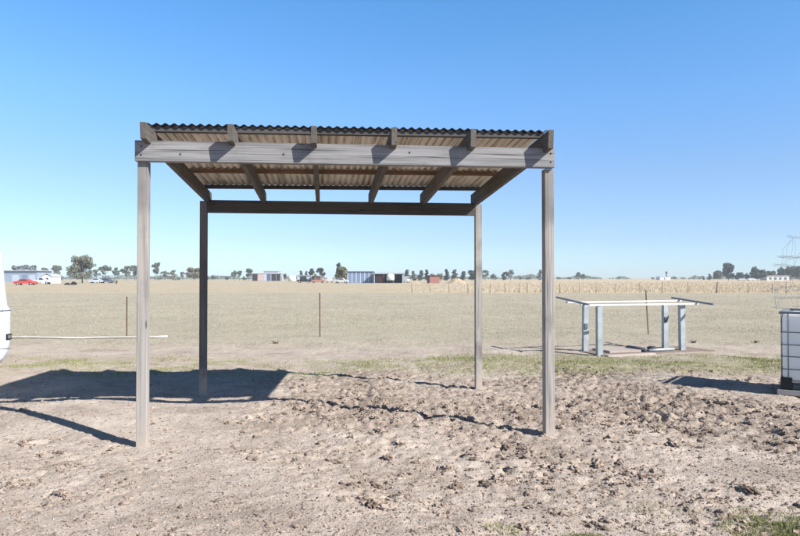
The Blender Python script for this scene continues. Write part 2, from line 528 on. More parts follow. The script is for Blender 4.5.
gx, gy = axis_steps()
GX, GY = np.meshgrid(gx, gy)
jit = np.random.RandomState(9)
near_ = (np.abs(GX) < 7.3) & (GY > 2.6) & (GY < 12)
GX = GX + near_ * (jit.rand(*GX.shape) - 0.5) * 0.012
GY = GY + near_ * (jit.rand(*GX.shape) - 0.5) * 0.0022 * GY
GZ = height(GX, GY)
nx_, ny_ = len(gx), len(gy)
idx = np.arange(nx_ * ny_).reshape(ny_, nx_)
F = np.stack([idx[:-1, :-1], idx[:-1, 1:], idx[1:, 1:], idx[1:, :-1]], -1).reshape(-1, 4)
ground = raw_mesh('ground', np.stack([GX, GY, GZ], -1).reshape(-1, 3), F, M['ground'], True)
at_ = ground.data.attributes.new('churn', 'FLOAT', 'POINT')
at_.data.foreach_set('value', roughness(GX, GY).ravel().astype(np.float32))
tag(ground, 'bare trodden pale soil running out to dry pasture and a flat plain', 'ground', kind='structure')

# ------------------------------------------------------------------ timber shelter
TH = 0.112
CF, SF = math.cos(TH), math.sin(TH)
OX, OY = -2.256, 5.805
WID, DEP, RAF = 3.674, 2.871, (3.674 - 0.105) / 5


def sw(u, v):
    return OX + u * CF - v * SF, OY + u * SF + v * CF


sh = thing('timber_shelter', 'open weathered timber shelter with corrugated iron roof standing on bare soil', 'shelter', (OX, OY, 0), TH)
BT_F, BB_F = 2.703, 2.523            # front beam top and bottom
BT_B, BB_B = 2.522, 2.357            # back beam
PW = 0.09
for (u, v, tp, tw) in ((0, 0, BB_F, 0.0), (WID, 0, BB_F, 0.03), (0, DEP, BT_B - 0.012, 0.0), (WID, DEP, BT_B - 0.012, 0.0)):
    gz = hz(*sw(u, v))
    m = MB()
    Mx = Matrix.Translation((u, v, 0)) @ Matrix.Rotation(tw, 4, 'Z')
    m.box((-PW / 2, -PW / 2, gz - 0.35), (PW / 2, PW / 2, tp - 0.001), 0.006, Mx)
    m.build('post', M['shaded_post_wood' if (u == 0 and v > 0) else 'post_wood'], sh)
fb0, fb1 = -PW / 2 - 0.045, -PW / 2 + 0.035
m = MB()
m.box((-0.048, fb0, BB_F), (WID + 0.045, fb1, BT_F), 0.005, Matrix.Rotation(-0.0032, 4, 'Y') @ Matrix.Translation((0, 0, -0.006)))
fbeam = m.build('beam', M['beam_wood'], sh)
for u, dzs in ((0.0, (0.05, 0.12)), (WID, (0.045, 0.125)), (1.22, (0.075,)), (2.35, (0.11,)), (0.33, (0.06,))):
    for dz in dzs:
        m = MB()
        y = fb0 - 0.006
        m.tube([(u, y, BB_F + dz + 0.0032 * u), (u, fb0 + 0.01, BB_F + dz + 0.0032 * u)], 0.008, 8)
        m.build('bolt', M['rust'], fbeam)
m = MB()
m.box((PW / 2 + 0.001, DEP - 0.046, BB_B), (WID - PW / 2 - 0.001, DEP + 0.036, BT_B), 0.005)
m.build('beam', M['shaded_beam_wood'], sh)
# rafters lie on both beams and run past the front one, their ends cut to a slant
SL = (BT_B - BT_F + 0.006) / DEP


def rz_(v):                        # rafter underside
    return BT_F - 0.040 + SL * (v + 0.03)


RH = 0.156
TILT = 0.028 / WID         # the roof rides a little higher at the right
for i in range(6):
    u = 0.06 + i * RAF + random.uniform(-0.008, 0.008)
    v0, v1 = fb0 - 0.15 + random.uniform(-0.012, 0.012), DEP + 0.12
    if i == 0:
        v0 -= 0.02
    hw = 0.024
    prof = [(v0 + 0.016, rz_(v0) + 0.003), (fb0 - 0.001, rz_(fb0)), (fb0 - 0.001, BT_F + SL * 0.03 + 0.003 + 0.0032 * u - 0.002), (fb1 + 0.003, BT_F - 0.002 + 0.0032 * u),
            (fb1 + 0.003, rz_(fb1)), (DEP - 0.052, rz_(DEP - 0.052)), (DEP - 0.052, BT_B + 0.001), (DEP + 0.052, BT_B + 0.001),
            (DEP + 0.052, rz_(DEP + 0.052)), (v1, rz_(v1)), (v1, rz_(v1) + RH + TILT * u - 0.006), (v0, rz_(v0) + RH + TILT * u - 0.018)]
    m = MB()
    m.prism(prof, u - hw, u + hw, 'x')
    m.build('rafter', M['rafter_wood'], sh)
ph = 0.044
for k, v in enumerate((0.095, 1.75, DEP - 0.19)):
    zb = rz_(v) + RH - 0.003
    m = MB()
    m.box((0.03, v - 0.032, zb), (WID - 0.012, v + 0.032, zb + ph), 0.003, Matrix.Translation((0, 0, zb)) @ Matrix.Rotation(-TILT, 4, 'Y') @ Matrix.Translation((0, 0, -zb)))
    m.build('purlin', M['purlin_wood' if k == 1 else 'shaded_purlin_wood'], sh)
# corrugated sheets, 76 mm pitch, five across, each lapping the next
PITCH, AMP = 0.0762, 0.0092
VF, VB = 0.03, DEP - 0.12
for k in range(5):
    u0 = -0.02 + k * 9.6 * PITCH
    nper = 10 if k < 4 else 11
    ns = nper * 10
    lift = 0.0022 * (k % 2)
    us = u0 + np.arange(ns + 1) * PITCH / 10
    us = us[us < WID + 0.012]
    zc = AMP * np.sin(2 * np.pi * us / PITCH)
    vf = VF + random.uniform(-0.006, 0.006)
    V, Fc = [], []
    vv = [vf, vf + 0.04, 1.5, VB]
    for top in (0, 1):
        for v in vv:
            for u, z in zip(us, zc):
                V.append((u, v, rz_(v) + RH - 0.001 + TILT * u + ph + AMP + z + lift + top * 0.0012))
    n = len(us)
    L = len(vv)
    for top in (0, 1):
        for j in range(L - 1):
            for q in range(n - 1):
                a = top * L * n + j * n + q
                Fc.append((a, a + 1, a + n + 1, a + n))
    for q in range(n - 1):
        for j in (0, L - 1):
            a = j * n + q
            Fc.append((a, a + 1, a + 1 + L * n, a + L * n))
    MBs = MB().add(V, Fc, True)
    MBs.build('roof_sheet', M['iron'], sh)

# ------------------------------------------------------------------ white van at the left edge, tail towards the camera
awx, awy = -0.508, 0.861
van_a = math.atan2(-awx, awy) + 0.17
van_c = (-5.57 - 0.85 * math.cos(van_a), 9.5 - 0.85 * math.sin(van_a))
van = thing('parked_van', 'white van parked at the edge of the yard with its tail to the viewer', 'van', (van_c[0], van_c[1], hz(*van_c)), van_a)
# local: +y runs forward along the van, x across
VL = 4.6


def vhw(z, y):                     # half width of the body at height z
    b = 0.85 if z < 1.06 else 0.85 - 0.035 * min(1, (z - 1.06) / 0.05) - max(0, z - 1.1) * 0.085
    if z > 1.88: b -= ((z - 1.88) / 0.12) ** 2 * 0.14
    if z < 0.55: b -= ((0.55 - z) / 0.27) ** 2 * 0.13
    if z < 1.06:
        e = min(y, VL - y)
    else:
        e = min(y - 0.02, VL - y)
    e = max(0.0, min(1.0, e / 0.16))
    return b - (1 - math.sqrt(1 - (1 - e) ** 2)) * 0.12


def vtop(y):
    return 1.98 - max(0, y - 3.4) ** 1.6 * 0.42 - (max(0, 0.12 - y) / 0.12) ** 2 * 0.06


ring_z = [0.30, 0.36, 0.46, 0.6, 0.8, 1.0, 1.06, 1.075, 1.11, 1.3, 1.5, 1.7, 1.86, 1.93, 1.98]
stations = [0.0, 0.015, 0.04, 0.08, 0.14, 0.25, 0.6, 1.2, 2.0, 2.8, 3.4, 3.7, 4.0, 4.25, 4.45, 4.55, 4.6]
V, Fc = [], []
for y in stations:
    tp = vtop(y)
    zs = [z if z <= 1.06 else 1.06 + (z - 1.06) * (tp - 1.06) / (1.98 - 1.06) for z in ring_z]
    yy = y
    r_ = []
    for z, z0 in zip(zs, ring_z):
        r_.append((vhw(z0, y), y + (0.035 if z > 1.06 and y < 0.3 else 0) + (max(0, z - 1.1) * 0.05 if y < 0.3 else 0), z))
    r_ += [(r_[-1][0] * 0.5, r_[-1][1], zs[-1] + 0.025), (-r_[-1][0] * 0.5, r_[-1][1], zs[-1] + 0.025)]
    r_ += [(-a, b, c) for a, b, c in reversed(r_[:len(ring_z)])]
    V += r_
nr = len(ring_z) * 2 + 2
for i in range(len(stations) - 1):
    for k in range(nr):
        Fc.append((i * nr + k, i * nr + (k + 1) % nr, (i + 1) * nr + (k + 1) % nr, (i + 1) * nr + k))
Fc.append(tuple(range(nr)))
Fc.append(tuple((len(stations) - 1) * nr + k for k in range(nr)))
MB().add(V, Fc, True).build('body', M['white_paint'], van)


def vside(y, z, s, off=0.006):
    return (s * (vhw(z, y) + off), y, z)


for s in (-1, 1):
    for (y0, y1, nm) in ((0.35, 1.3, 'window'), (1.4, 2.35, 'window'), (2.5, 3.3, 'window')):
        m = MB()
        m.add([vside(y0, 1.2, s), vside(y1, 1.2, s), vside(y1 - (0.05), 1.7, s), vside(y0 + 0.03, 1.7, s)], [(0, 1, 2, 3)])
        m.build(nm, M['glass_dark'], van)
    m = MB()
    m.box((s * 0.86 - 0.06 + s * 0.1, 3.5, 1.2), (s * 0.86 + 0.06 + s * 0.1, 3.58, 1.4), 0.02)
    m.box((s * 0.8 - 0.05, 3.52, 1.25), (s * 0.8 + 0.13 * s + 0.05, 3.55, 1.28), 0.005)
    m.build('mirror', M['black_plastic'], van)
    for y in (0.85, 3.6):
        wh = MB()
        pts = [(s * 0.58, y, 0.32), (s * 0.60, y, 0.32), (s * 0.77, y, 0.32), (s * 0.785, y, 0.32)]
        wh.tube(pts, [0.28, 0.32, 0.32, 0.28], 24)
        w = wh.build('wheel', M['rubber'], van)
        rm = MB()
        rm.tube([(s * 0.78, y, 0.32), (s * 0.792, y, 0.32)], [0.2, 0.17], 20)
        rm.build('rim', M['chrome'], w)
m = MB()
m.box((-0.56, 0.05, 1.22), (0.56, 0.07, 1.72), 0.008, Matrix.Rotation(-0.05, 4, 'X'))
m.build('rear_window', M['glass_dark'], van)
for s in (-1, 1):
    m = MB(); m.box((s * 0.56 - 0.05, -0.012, 0.80), (s * 0.56 + 0.05, 0.03, 1.02), 0.008); m.build('tail_light', M['red_lens'], van)
    Mr = Matrix.Translation((s * 0.812, 0.042, 0.665)) @ Matrix.Rotation(s * R(45), 4, 'Z')
    rf = MB().box((-0.052, -0.012, -0.042), (0.052, 0.03, 0.042), 0.006, Mr).build('reflector', M['black_plastic'], van)
    for q in range(3):
        MB().box((-0.036 + q * 0.026, -0.0145, -0.022), (-0.020 + q * 0.026, -0.011, 0.022), 0, Mr).build('mark', M['chrome'], rf)
for zt_ in (1.045, 0.50):
    pr_ = [(vhw(zt_, y) + 0.001, y, zt_) for y in (1.0, 0.6, 0.25, 0.14, 0.08, 0.04, 0.015, 0.0)]
    MB().tube(pr_ + [(-a, b, c) for a, b, c in reversed(pr_)], 0.007, 6).build('moulding', M['bar_steel'], van)
m = MB(); m.box((-0.19, -0.012, 0.62), (0.19, 0.01, 0.74), 0.004); m.build('number_plate', M['plate'], van)
m = MB(); m.box((-0.58, -0.03, 0.335), (0.58, 0.03, 0.50), 0.02); m.build('bumper_step', M['black_plastic'], van)
m = MB(); m.add([(-0.62, 4.36, 1.2), (0.62, 4.36, 1.2), (0.56, 3.72, 1.86), (-0.56, 3.72, 1.86)], [(0, 1, 2, 3)])
for i_, q in enumerate(m.v): m.v[i_] = (q[0], q[1] + 0.09, q[2] + 0.06)
m.build('windscreen', M['glass_dark'], van)

# ------------------------------------------------------------------ caged water tote at the right edge
tx, ty = 4.875, 8.46
tz = min(hz(tx + 0.1, ty + 0.1), hz(tx + 0.9, ty + 0.2), hz(tx + 0.2, ty + 0.9)) + 0.012
tote = thing('water_tote', 'white plastic water tote in a steel cage on a pallet', 'water tank', (tx, ty, tz), -0.62)
TW, TD, TT = 1.2, 1.0, 1.06
m = MB()
m.box((0.012, 0.012, 0.19), (TW - 0.012, TD - 0.012, TT - 0.03), 0.05)
m.box((0.07, 0.07, TT - 0.08), (TW - 0.07, TD - 0.07, TT - 0.024), 0.01)
tank = m.build('tank', M['tank_plastic'], tote)
m = MB()
m.tube([(0.5, 0.5, TT - 0.04), (0.5, 0.5, TT + 0.03)], 0.11, 20)
m.build('cap', M['black_plastic'], tank)
m = MB()
m.tube([(0.22, 0.3, TT - 0.045), (0.22, 0.3, TT + 0.19)], 0.016, 10)
m.tube([(0.22, 0.3, TT + 0.19), (0.22, 0.3, TT + 0.24)], 0.028, 10)
m.build('pipe', M['dark_steel'], tank)
cage = MB()
r = 0.0075
for z in (0.33, 0.49, 0.64, 0.80):
    cage.tube([(0, 0, z), (TW, 0, z), (TW, TD, z), (0, TD, z), (0, 0, z)], r, 6)
for x in np.linspace(0.08, TW - 0.08, 8):
    for y in (-0.001, TD + 0.001):
        cage.tube([(x, y, 0.16), (x, y, TT - 0.02)], r, 6)
for y in np.linspace(0.08, TD - 0.08, 6):
    for x in (-0.001, TW + 0.001):
        cage.tube([(x, y, 0.16), (x, y, TT - 0.02)], r, 6)
cage.build('cage', M['cage_steel'], tote)
m = MB()
for a, b in (((-0.02, 0, TT - 0.012), (TW + 0.02, 0, TT - 0.012)), ((-0.02, TD, TT - 0.012), (TW + 0.02, TD, TT - 0.012)),
             ((0, 0.02, TT - 0.012), (0, TD - 0.02, TT - 0.012)), ((TW, 0.02, TT - 0.012), (TW, TD - 0.02, TT - 0.012)),
             ((0.4, 0.0, TT + 0.004), (0.4, TD, TT + 0.004)), ((0.8, 0.0, TT + 0.004), (0.8, TD, TT + 0.004))):
    m.beam(a, b, 0.035, 0.032, 0.006)
m.build('top_frame', M['cage_steel'], tote)
for x0 in (-0.01, TW - 0.17):
    for y0 in (-0.01, TD - 0.15):
        MB().box((x0, y0, 0.07), (x0 + 0.13, y0 + 0.13, 0.225), 0.012).build('corner_foot', M['black_plastic'], tote)
m = MB()
for y0 in (-0.03, 0.43, TD - 0.10):
    m.box((-0.045, y0, 0.0), (TW + 0.03, y0 + 0.13, 0.068), 0.008)
m.box((-0.01, 0.0, 0.165), (TW + 0.01, TD, 0.188), 0.006)
m.build('pallet', M['pallet_wood'], tote)

# loose coil of wire netting standing on the tote
coil = MB()
rg = random.Random(5)
cxx, cyy, c0 = tx + 0.50, ty + 0.22, tz + TT + 0.025
hgt = 0.92
for k in range(8):
    z = c0 + 0.012 + hgt * k / 7
    ph0 = rg.random() * 6
    tl_, ta_, ox_, oy_ = rg.uniform(0.02, 0.16), rg.random() * 6.28, rg.uniform(-.07, .07), rg.uniform(-.05, .05)
    if k < 2: tl_ = 0.0
    pts = []
    for q in range(0, 74):
        a = ph0 + q * 2 * math.pi / 30
        rr = (0.44 + 0.02 * q / 30) * (1 - 0.25 * (k / 7) ** 2)
        pts.append((cxx + ox_ + rr * math.cos(a) + 0.12 * k / 7, cyy + oy_ + rr * 0.9 * math.sin(a), z + tl_ * math.sin(a + ta_) + 0.012 * math.sin(a * 4.3 + k) * (k > 0)))
    coil.tube(pts, 0.0015, 4, False)
for q in range(26):
    a = q * 2 * math.pi / 26 + rg.uniform(-.06, .06)
    pts = []
    for k in range(8):
        rr = 0.44 * (1 - 0.25 * (k / 7) ** 2) + rg.uniform(-.05, .05)
        aa = a + 0.05 * k + rg.uniform(-.10, .10)
        pts.append((cxx + rr * math.cos(aa) + 0.12 * k / 7, cyy + rr * 0.9 * math.sin(aa), c0 + 0.006 + hgt * k / 7))
    if q % 2 == 0:
        coil.tube(pts, 0.0015, 4, False)
tag(coil.build('wire_coil', M['wire']), 'loose coil of thin wire netting standing on top of the white tote', 'wire coil')

# ------------------------------------------------------------------ low steel frame on the right
fr = thing('steel_frame', 'low galvanised steel frame on four legs beside the green strip', 'steel frame', (3.88, 12.86, 0), 0)
legs = [(3.88, 12.86), (3.80, 13.56), (5.85, 13.70), (5.68, 14.16)]
ang = math.atan2(0.84, 1.97)
for i, (x, y) in enumerate(legs):
    g = hz(x, y)
    m = MB()
    Mx = Matrix.Translation((x - 3.88, y - 12.86, 0)) @ Matrix.Rotation(ang * 0.4, 4, 'Z') @ Matrix.Rotation((0.0, 0.012, -0.012, 0.004)[i], 4, 'Y')
    m.box((-0.055, -0.05, g - 0.25), (-0.047, 0.05, 0.955), 0, Mx)          # channel section: two flanges and a web
    m.box((0.047, -0.05, g - 0.25), (0.055, 0.05, 0.955), 0, Mx)
    m.box((-0.0465, -0.048, g - 0.25), (0.0465, -0.040, 0.953), 0, Mx)
    lg = m.build('leg', M['galv'], fr)
    if i in (1, 3):  # dark bracket on the left leg; on the right it stands for shadow
        m = MB()
        z = 0.52 if i == 1 else 0.62
        m.box((-0.05, -0.075, z - 0.06), (0.02, -0.049, z + 0.05), 0.004, Mx)
        m.build('bracket_shade', M['dark_steel'], lg)
o0 = Vector((3.88, 12.86, 0))
zt = 0.985
fl, bl, frr, br = Vector((3.46, 12.66, zt - .01)), Vector((3.37, 13.40, zt + .02)), Vector((6.18, 13.7, zt - .02)), Vector((6.10, 14.34, zt + .02))
for a, b in ((fl, frr), (bl, br)):
    m = MB(); m.beam(a - o0, b - o0, 0.045, 0.035, 0.004); m.build('long_rail', M['pale_rail'], fr)
for (a, b, k) in (((3.31, 13.95, 1.085), (3.575, 12.50, 0.985), 0), ((6.02, 14.62, 1.055), (6.24, 13.13, 0.965), 1)):
    a, b = Vector(a), Vector(b)
    m = MB(); m.beam(a - o0 + Vector((0, 0, .01)), b - o0 + Vector((0, 0, .01)), 0.04, 0.038, 0.004)
    m.build('end_bar', M['bar_steel'], fr)

# bits lying under and around the frame
def slab(name, label, cat, cx, cy, w, d, h, rz, m, bev=0.006, z=None):
    zz = hz(cx, cy) if z is None else z
    o = MB().box((-w / 2, -d / 2, -0.03), (w / 2, d / 2, h), bev).build(name, m)
    o.location = (cx, cy, zz)
    o.rotation_euler = (0, 0, rz)
    return tag(o, label, cat)


slab('concrete_pad', 'thin brown concrete pad lying under the steel frame', 'concrete pad', 5.05, 13.62, 2.7, 0.95, 0.022, ang * 0.8, M['concrete'])
zp = hz(5.05, 13.62) + 0.022
slab('tin_sheet', 'pale rectangular sheet lying on the left of the brown pad', 'sheet', 4.42, 13.50, 0.72, 0.62, 0.012, ang * 0.7, M['pale_sheet'], 0.002, zp + 0.032)
slab('board', 'long flat pinkish board along the near edge of the pad', 'board', 4.50, 12.93, 1.15, 0.14, 0.03, ang * 0.9, M['pale_sheet'], 0.004)
pc = MB()
pc.tube([(4.72, 13.72, zp + 0.05), (4.95, 13.30, zp + 0.048)], 0.045, 12)
tag(pc.build('short_pipe', M['dark_steel']), 'short dark pipe lying across the pad under the frame', 'pipe')
pc = MB()
pc.tube([(5.0, 13.30, zp + 0.034), (5.62, 13.58, zp + 0.034)], 0.03, 12)
tag(pc.build('grey_pipe', M['galv']), 'slim grey pipe lying lengthwise on the pad near its middle', 'pipe')
pc = MB()
rb = random.Random(2)
ico = bmesh.new()
bmesh.ops.create_icosphere(ico, subdivisions=2, radius=0.1)
for v in ico.verts: v.co = Vector((v.co.x * 1.1, v.co.y * 0.7, v.co.z * 0.45)) * rb.uniform(0.85, 1.1)
ico.verts.index_update()
pc.add([v.co for v in ico.verts], [[v.index for v in f.verts] for f in ico.faces], True)
ico.free()
lump = pc.build('iron_lump', M['black_plastic'])
lump.location = (5.22, 13.72, zp + 0.035)
tag(lump, 'small black lump on the pad behind the grey pipe', 'scrap')

# near fence pickets, the pale pipe along the pasture edge
for (px, py, tpy, lean, label) in ((127, 337, 296, 0.0, 'rusty steel picket left of the front left shelter post'),
                                   (320, 337, 293, -0.006, 'rusty steel picket seen between the shelter posts'),
                                   (648, 334, 290, -0.06, 'leaning rusty steel picket behind the low steel frame')):
    Y = 990 / (py - HY)
    x = (px - CX) / FPX * Y
    h = (py - tpy) * Y / FPX
    m = MB()
    m.box((-0.017, -0.003, -0.3), (0.017, 0.003, h), 0.001)              # Y section star picket
    m.box((-0.003, 0.0035, -0.3), (0.003, 0.028, h), 0.001)
    o = m.build('fence_picket', M['rust'])
    o.location = (x, Y, hz(x, Y))
    o.rotation_euler = (0, lean, 0.3)
    tag(o, label, 'picket', 'steel pickets along the pasture edge')
pp = MB()
pts = []
for k in range(15):
    px = -6 + (168 + 6) * k / 14
    Y = 16.45 + 0.06 * math.sin(k * 0.9)
    x = (px - CX) / FPX * Y
    pts.append((x, Y, hz(x, Y) + 0.034))
pp.tube(pts, 0.026, 10)
tag(pp.build('long_pipe', M['pale_pipe']), 'long pale pipe lying along the edge of the pasture at left', 'pipe')

# ------------------------------------------------------------------ clods of soil
rs = np.random.RandomState(21)


def ico_np(sub):
    bm = bmesh.new()
    bmesh.ops.create_icosphere(bm, subdivisions=sub, radius=1.0)
    bm.verts.index_update()
    v = np.array([v.co[:] for v in bm.verts]); f = np.array([[q.index for q in p.verts] for p in bm.faces])
    bm.free()
    return v, f


def clod_cloud(N, smin, smax, alpha, sub, base):
    ys = 1 / (1 / 12.6 + rs.rand(N) * (1 / 2.9 - 1 / 12.6))
    xs = (rs.rand(N) * 2 - 1) * (0.66 * ys + 0.8)
    keep = rs.rand(N) < np.clip(roughness(xs, ys) * 1.15 + perlin(xs * 3, ys * 3) * 0.45 - 0.12, base, 1) ** (1.4 if sub == 1 else 2.0)
    xs, ys = xs[keep], ys[keep]
    n = len(xs)
    s = smin * (1 - rs.rand(n) * (1 - (smin / smax) ** alpha)) ** (-1 / alpha)
    bv, bf = ico_np(sub)
    k = len(bv)
    nv = 12
    var = []
    for q in range(nv):
        fq = rs.uniform(2.2, 3.6)
        lump = perlin(bv[:, 0] * fq + q * 7, bv[:, 1] * fq + bv[:, 2] * fq * 1.3) + 0.5 * perlin(bv[:, 0] * fq * 2.3 + bv[:, 2] * 5, bv[:, 1] * fq * 2.3 + q * 3)
        d = 1 + 0.62 * lump + 0.30 * rs.randn(k) * (0.7, 0.4, 0.16)[sub - 1]
        ax = rs.randn(3, 3)
        lob = sum(np.maximum(0, bv @ (a / np.linalg.norm(a))) ** 3 * rs.uniform(-0.35, 0.4) for a in ax)
        var.append(bv * (d + lob)[:, None])
    var = np.array(var)
    ch = var[rs.randint(nv, size=n)]
    a = rs.rand(n) * 6.283
    ca, sa = np.cos(a)[:, None], np.sin(a)[:, None]
    el = rs.uniform(0.7, 1.9, n)[:, None]
    x0, y0, z0 = ch[:, :, 0] * el, ch[:, :, 1], ch[:, :, 2] * rs.uniform(0.45, 0.85, n)[:, None]
    V = np.stack([x0 * ca - y0 * sa, x0 * sa + y0 * ca, z0], -1) * s[:, None, None]
    gz = height(xs, ys)
    V = V + np.stack([xs, ys, gz + s * rs.uniform(0.05, 0.35, n)], -1)[:, None, :]
    Fi = (bf[None] + (np.arange(n) * k)[:, None, None]).reshape(-1, 3)
    return V.reshape(-1, 3), Fi


t = NT('clod_soil')
p_ = t.pos()
a1 = t.noise(p_, 7.0, 4, 0.6)
a2 = t.noise(p_, 60.0, 4, 0.6)
c_ = t.ramp(t.math('ADD', t.math('MULTIPLY', a1, 0.6), t.math('MULTIPLY', a2, 0.4)), [(0.36, (0.215, 0.166, 0.133)), (0.5, (0.335, 0.268, 0.22)), (0.64, (0.455, 0.375, 0.315))])
dk = t.noise(p_, 12.0, 2, 0.5)
c_ = t.mix(t.math('MULTIPLY', t.sstep(dk, 0.50, 0.58), 0.75), c_, (0.125, 0.092, 0.072))      # damp or dung coloured lumps
t.bump(a2, 0.6, 0.008)
M['clod'] = t.out(c_, 0.97, 0.08)
parts_v, parts_f, off = [], [], 0
for args in ((95000, 0.004, 0.011, 1.6, 1, 0.50), (21000, 0.010, 0.027, 1.9, 2, 0.06), (1500, 0.022, 0.044, 2.6, 3, 0.012)):
    v, f = clod_cloud(*args)
    parts_v.append(v); parts_f.append(f + off); off += len(v)
cl = raw_mesh('soil_clods', np.concatenate(parts_v), np.concatenate(parts_f), M['clod'], False)
tag(cl, 'dry crumbly clods scattered over the churned soil', 'soil clods', kind='stuff')

# ------------------------------------------------------------------ grasses


def blades(xs, ys, h, w, lean, name, m, label, cat, zoff=0.0):
    n = len(xs)
    a = rs.rand(n) * 6.283
    wd = np.stack([np.cos(a), np.sin(a), np.zeros(n)], -1)
    la = rs.rand(n) * 6.283
    lv = np.stack([np.cos(la), np.sin(la), np.zeros(n)], -1) * (lean * rs.rand(n))[:, None]
    base = np.stack([xs, ys, height(xs, ys) - 0.004 + zoff], -1)
    up = np.stack([np.zeros(n), np.zeros(n), h], -1)
    hw = (wd * w[:, None]) / 2
    mid = base + up * 0.55 + lv * h[:, None] * 0.35
    tip = base + up + lv * h[:, None]
    V = np.stack([base - hw, base + hw, mid + hw * 0.7, mid - hw * 0.7, tip], 1)
    o5 = (np.arange(n) * 5)[:, None]
    F3 = np.concatenate([o5 + np.array([[0, 1, 2]]), o5 + np.array([[0, 2, 3]]), o5 + np.array([[3, 2, 4]])])
    o = raw_mesh(name, V.reshape(-1, 3), F3, m, False)
    return tag(o, label, cat, kind='stuff')


# green belt beyond the shelter and tufts in the near right corner
def tuft(cx, cy, r, n):
    a = rs.rand(n) * 6.283
    q = np.sqrt(rs.rand(n)) * r
    return cx + np.cos(a) * q * 1.6, cy + np.sin(a) * q


N = 240000
ys = 9.4 + rs.rand(N) * 5.2
xs = (rs.rand(N) * 2 - 1) * (0.66 * ys + 0.6)
cen = 11.55 + 0.35 * perlin(xs * 0.4, ys * 0 + 3) + np.where(xs > 0.5, 0.2, -0.2)
d = np.exp(-((ys - cen) / np.where(xs > 0.5, 0.85, 0.75)) ** 2)
pat = perlin(xs * 0.8 + 20, ys * 1.2) * 0.9 + perlin(xs * 2.7, ys * 3.4) * 0.6
amt = np.where(xs > 0.3, 0.56, 0.22)
keep = rs.rand(N) < np.clip(d * (amt + pat * 0.95), 0, 1)
GXs, GYs = [xs[keep]], [ys[keep]]
for (cx, cy, r, n) in ((2.15, 3.95, 0.16, 1300), (2.45, 3.76, 0.20, 2600), (2.35, 3.9, 0.2, 1500), (2.25, 4.12, 0.14, 500), (1.05, 3.78, 0.09, 1100), (0.62, 3.95, 0.07, 220), (0.95, 3.66, 0.06, 250),
                       (1.55, 3.72, 0.12, 300), (2.0, 3.7, 0.13, 350), (1.7, 4.25, 0.15, 160), (2.7, 4.15, 0.2, 500)):
    x, y = tuft(cx, cy, r, n)
    GXs.append(x); GYs.append(y)
xs, ys = np.concatenate(GXs), np.concatenate(GYs)
n = len(xs)
hh = rs.uniform(0.012, 0.042, n) * np.where(ys < 6, 0.85, 1.0)
ww = np.where(ys < 6, 0.0035, 0.007) * rs.uniform(0.7, 1.3, n)
blades(xs, ys, hh, ww, 0.9, 'green_grass', M['green_grass'], 'short sparse green grass growing on the soil before the pasture', 'grass')

# thin dry pasture: blades get coarser with distance, so that they stay about a pixel wide
N = 250000
u = rs.rand(N)
ys = 1 / (1 / 68 + u * (1 / 12.2 - 1 / 68))
xs = (rs.rand(N) * 2 - 1) * (0.68 * ys + 2)
edge_ = 14.6 + 1.6 * perlin(xs * 0.5, ys * 0.5)
p = np.where(ys > edge_, 0.72 + 0.5 * perlin(xs * 0.35, ys * 0.2) + 0.4 * perlin(xs * 1.5, ys * 0.9), 0.09 + 0.2 * perlin(xs, ys * 1.3))
keep = rs.rand(N) < np.clip(p, 0, 1)
xs, ys = xs[keep], ys[keep]
n = len(xs)
blades(xs, ys, rs.uniform(0.012, 0.042, n) * np.clip(ys / 20, 0.8, 1.3), 0.0038 * np.clip(ys / 9, 1, 6) * rs.uniform(0.6, 1.4, n), 1.5,
       'dry_grass', M['dry_grass'], 'short grazed dry grass of the pasture', 'grass')
# tall straw beyond the far fence
N = 70000
ys = 1 / (1 / 260 + rs.rand(N) * (1 / 65.2 - 1 / 260))
xs = (rs.rand(N) * 2 - 1) * (0.68 * ys + 4)
fl_ = 66.5 + 1.2 * perlin(xs * 0.3, xs * 0)
right_ = sstep(-4, 12, xs * 66 / ys)
keep = (ys > fl_) & (rs.rand(N) < 0.06 + 0.94 * right_)
xs, ys, right_ = xs[keep], ys[keep], right_[keep]
n = len(xs)
blades(xs, ys, rs.uniform(0.14, 0.40, n) * (0.3 + 0.7 * right_), 0.02 * ys / 66 * rs.uniform(0.7, 1.5, n), 0.7, 'straw_grass', M['straw_grass'], 'tall straw coloured grass beyond the far fence', 'grass')

# dead weed clumps by the frame
def weed(cx, cy, n, r, label):
    m = MB()
    rg = random.Random(int(cx * 100))
    for k in range(n):
        a = rg.random() * 6.28
        q = rg.random() * r * 0.6
        x, y = math.cos(a) * q, math.sin(a) * q * 0.6
        l = rg.uniform(0.03, 0.09)
        b = a + rg.uniform(-1, 1)
        m.tube([(x, y, -0.02), (x + math.cos(b) * l * 0.5, y + math.sin(b) * l * 0.5, l * 0.6), (x + math.cos(b) * l, y + math.sin(b) * l, l * rg.uniform(0.5, 0.9))], [0.009, 0.007, 0.003], 4)
    o = m.build('dead_weed', M['rust'])
    o.location = (cx, cy, hz(cx, cy))
    tag(o, label, 'weed', 'dead brown weeds on the pasture edge')


weed(6.78, 15.3, 14, 0.09, 'small dead brown weed just right of the steel frame')
weed(8.4, 15.6, 18, 0.17, 'spreading dead brown weed left of the white tote')
weed(-2.85, 15.2, 11, 0.09, 'small dead brown weed left of the middle picket')

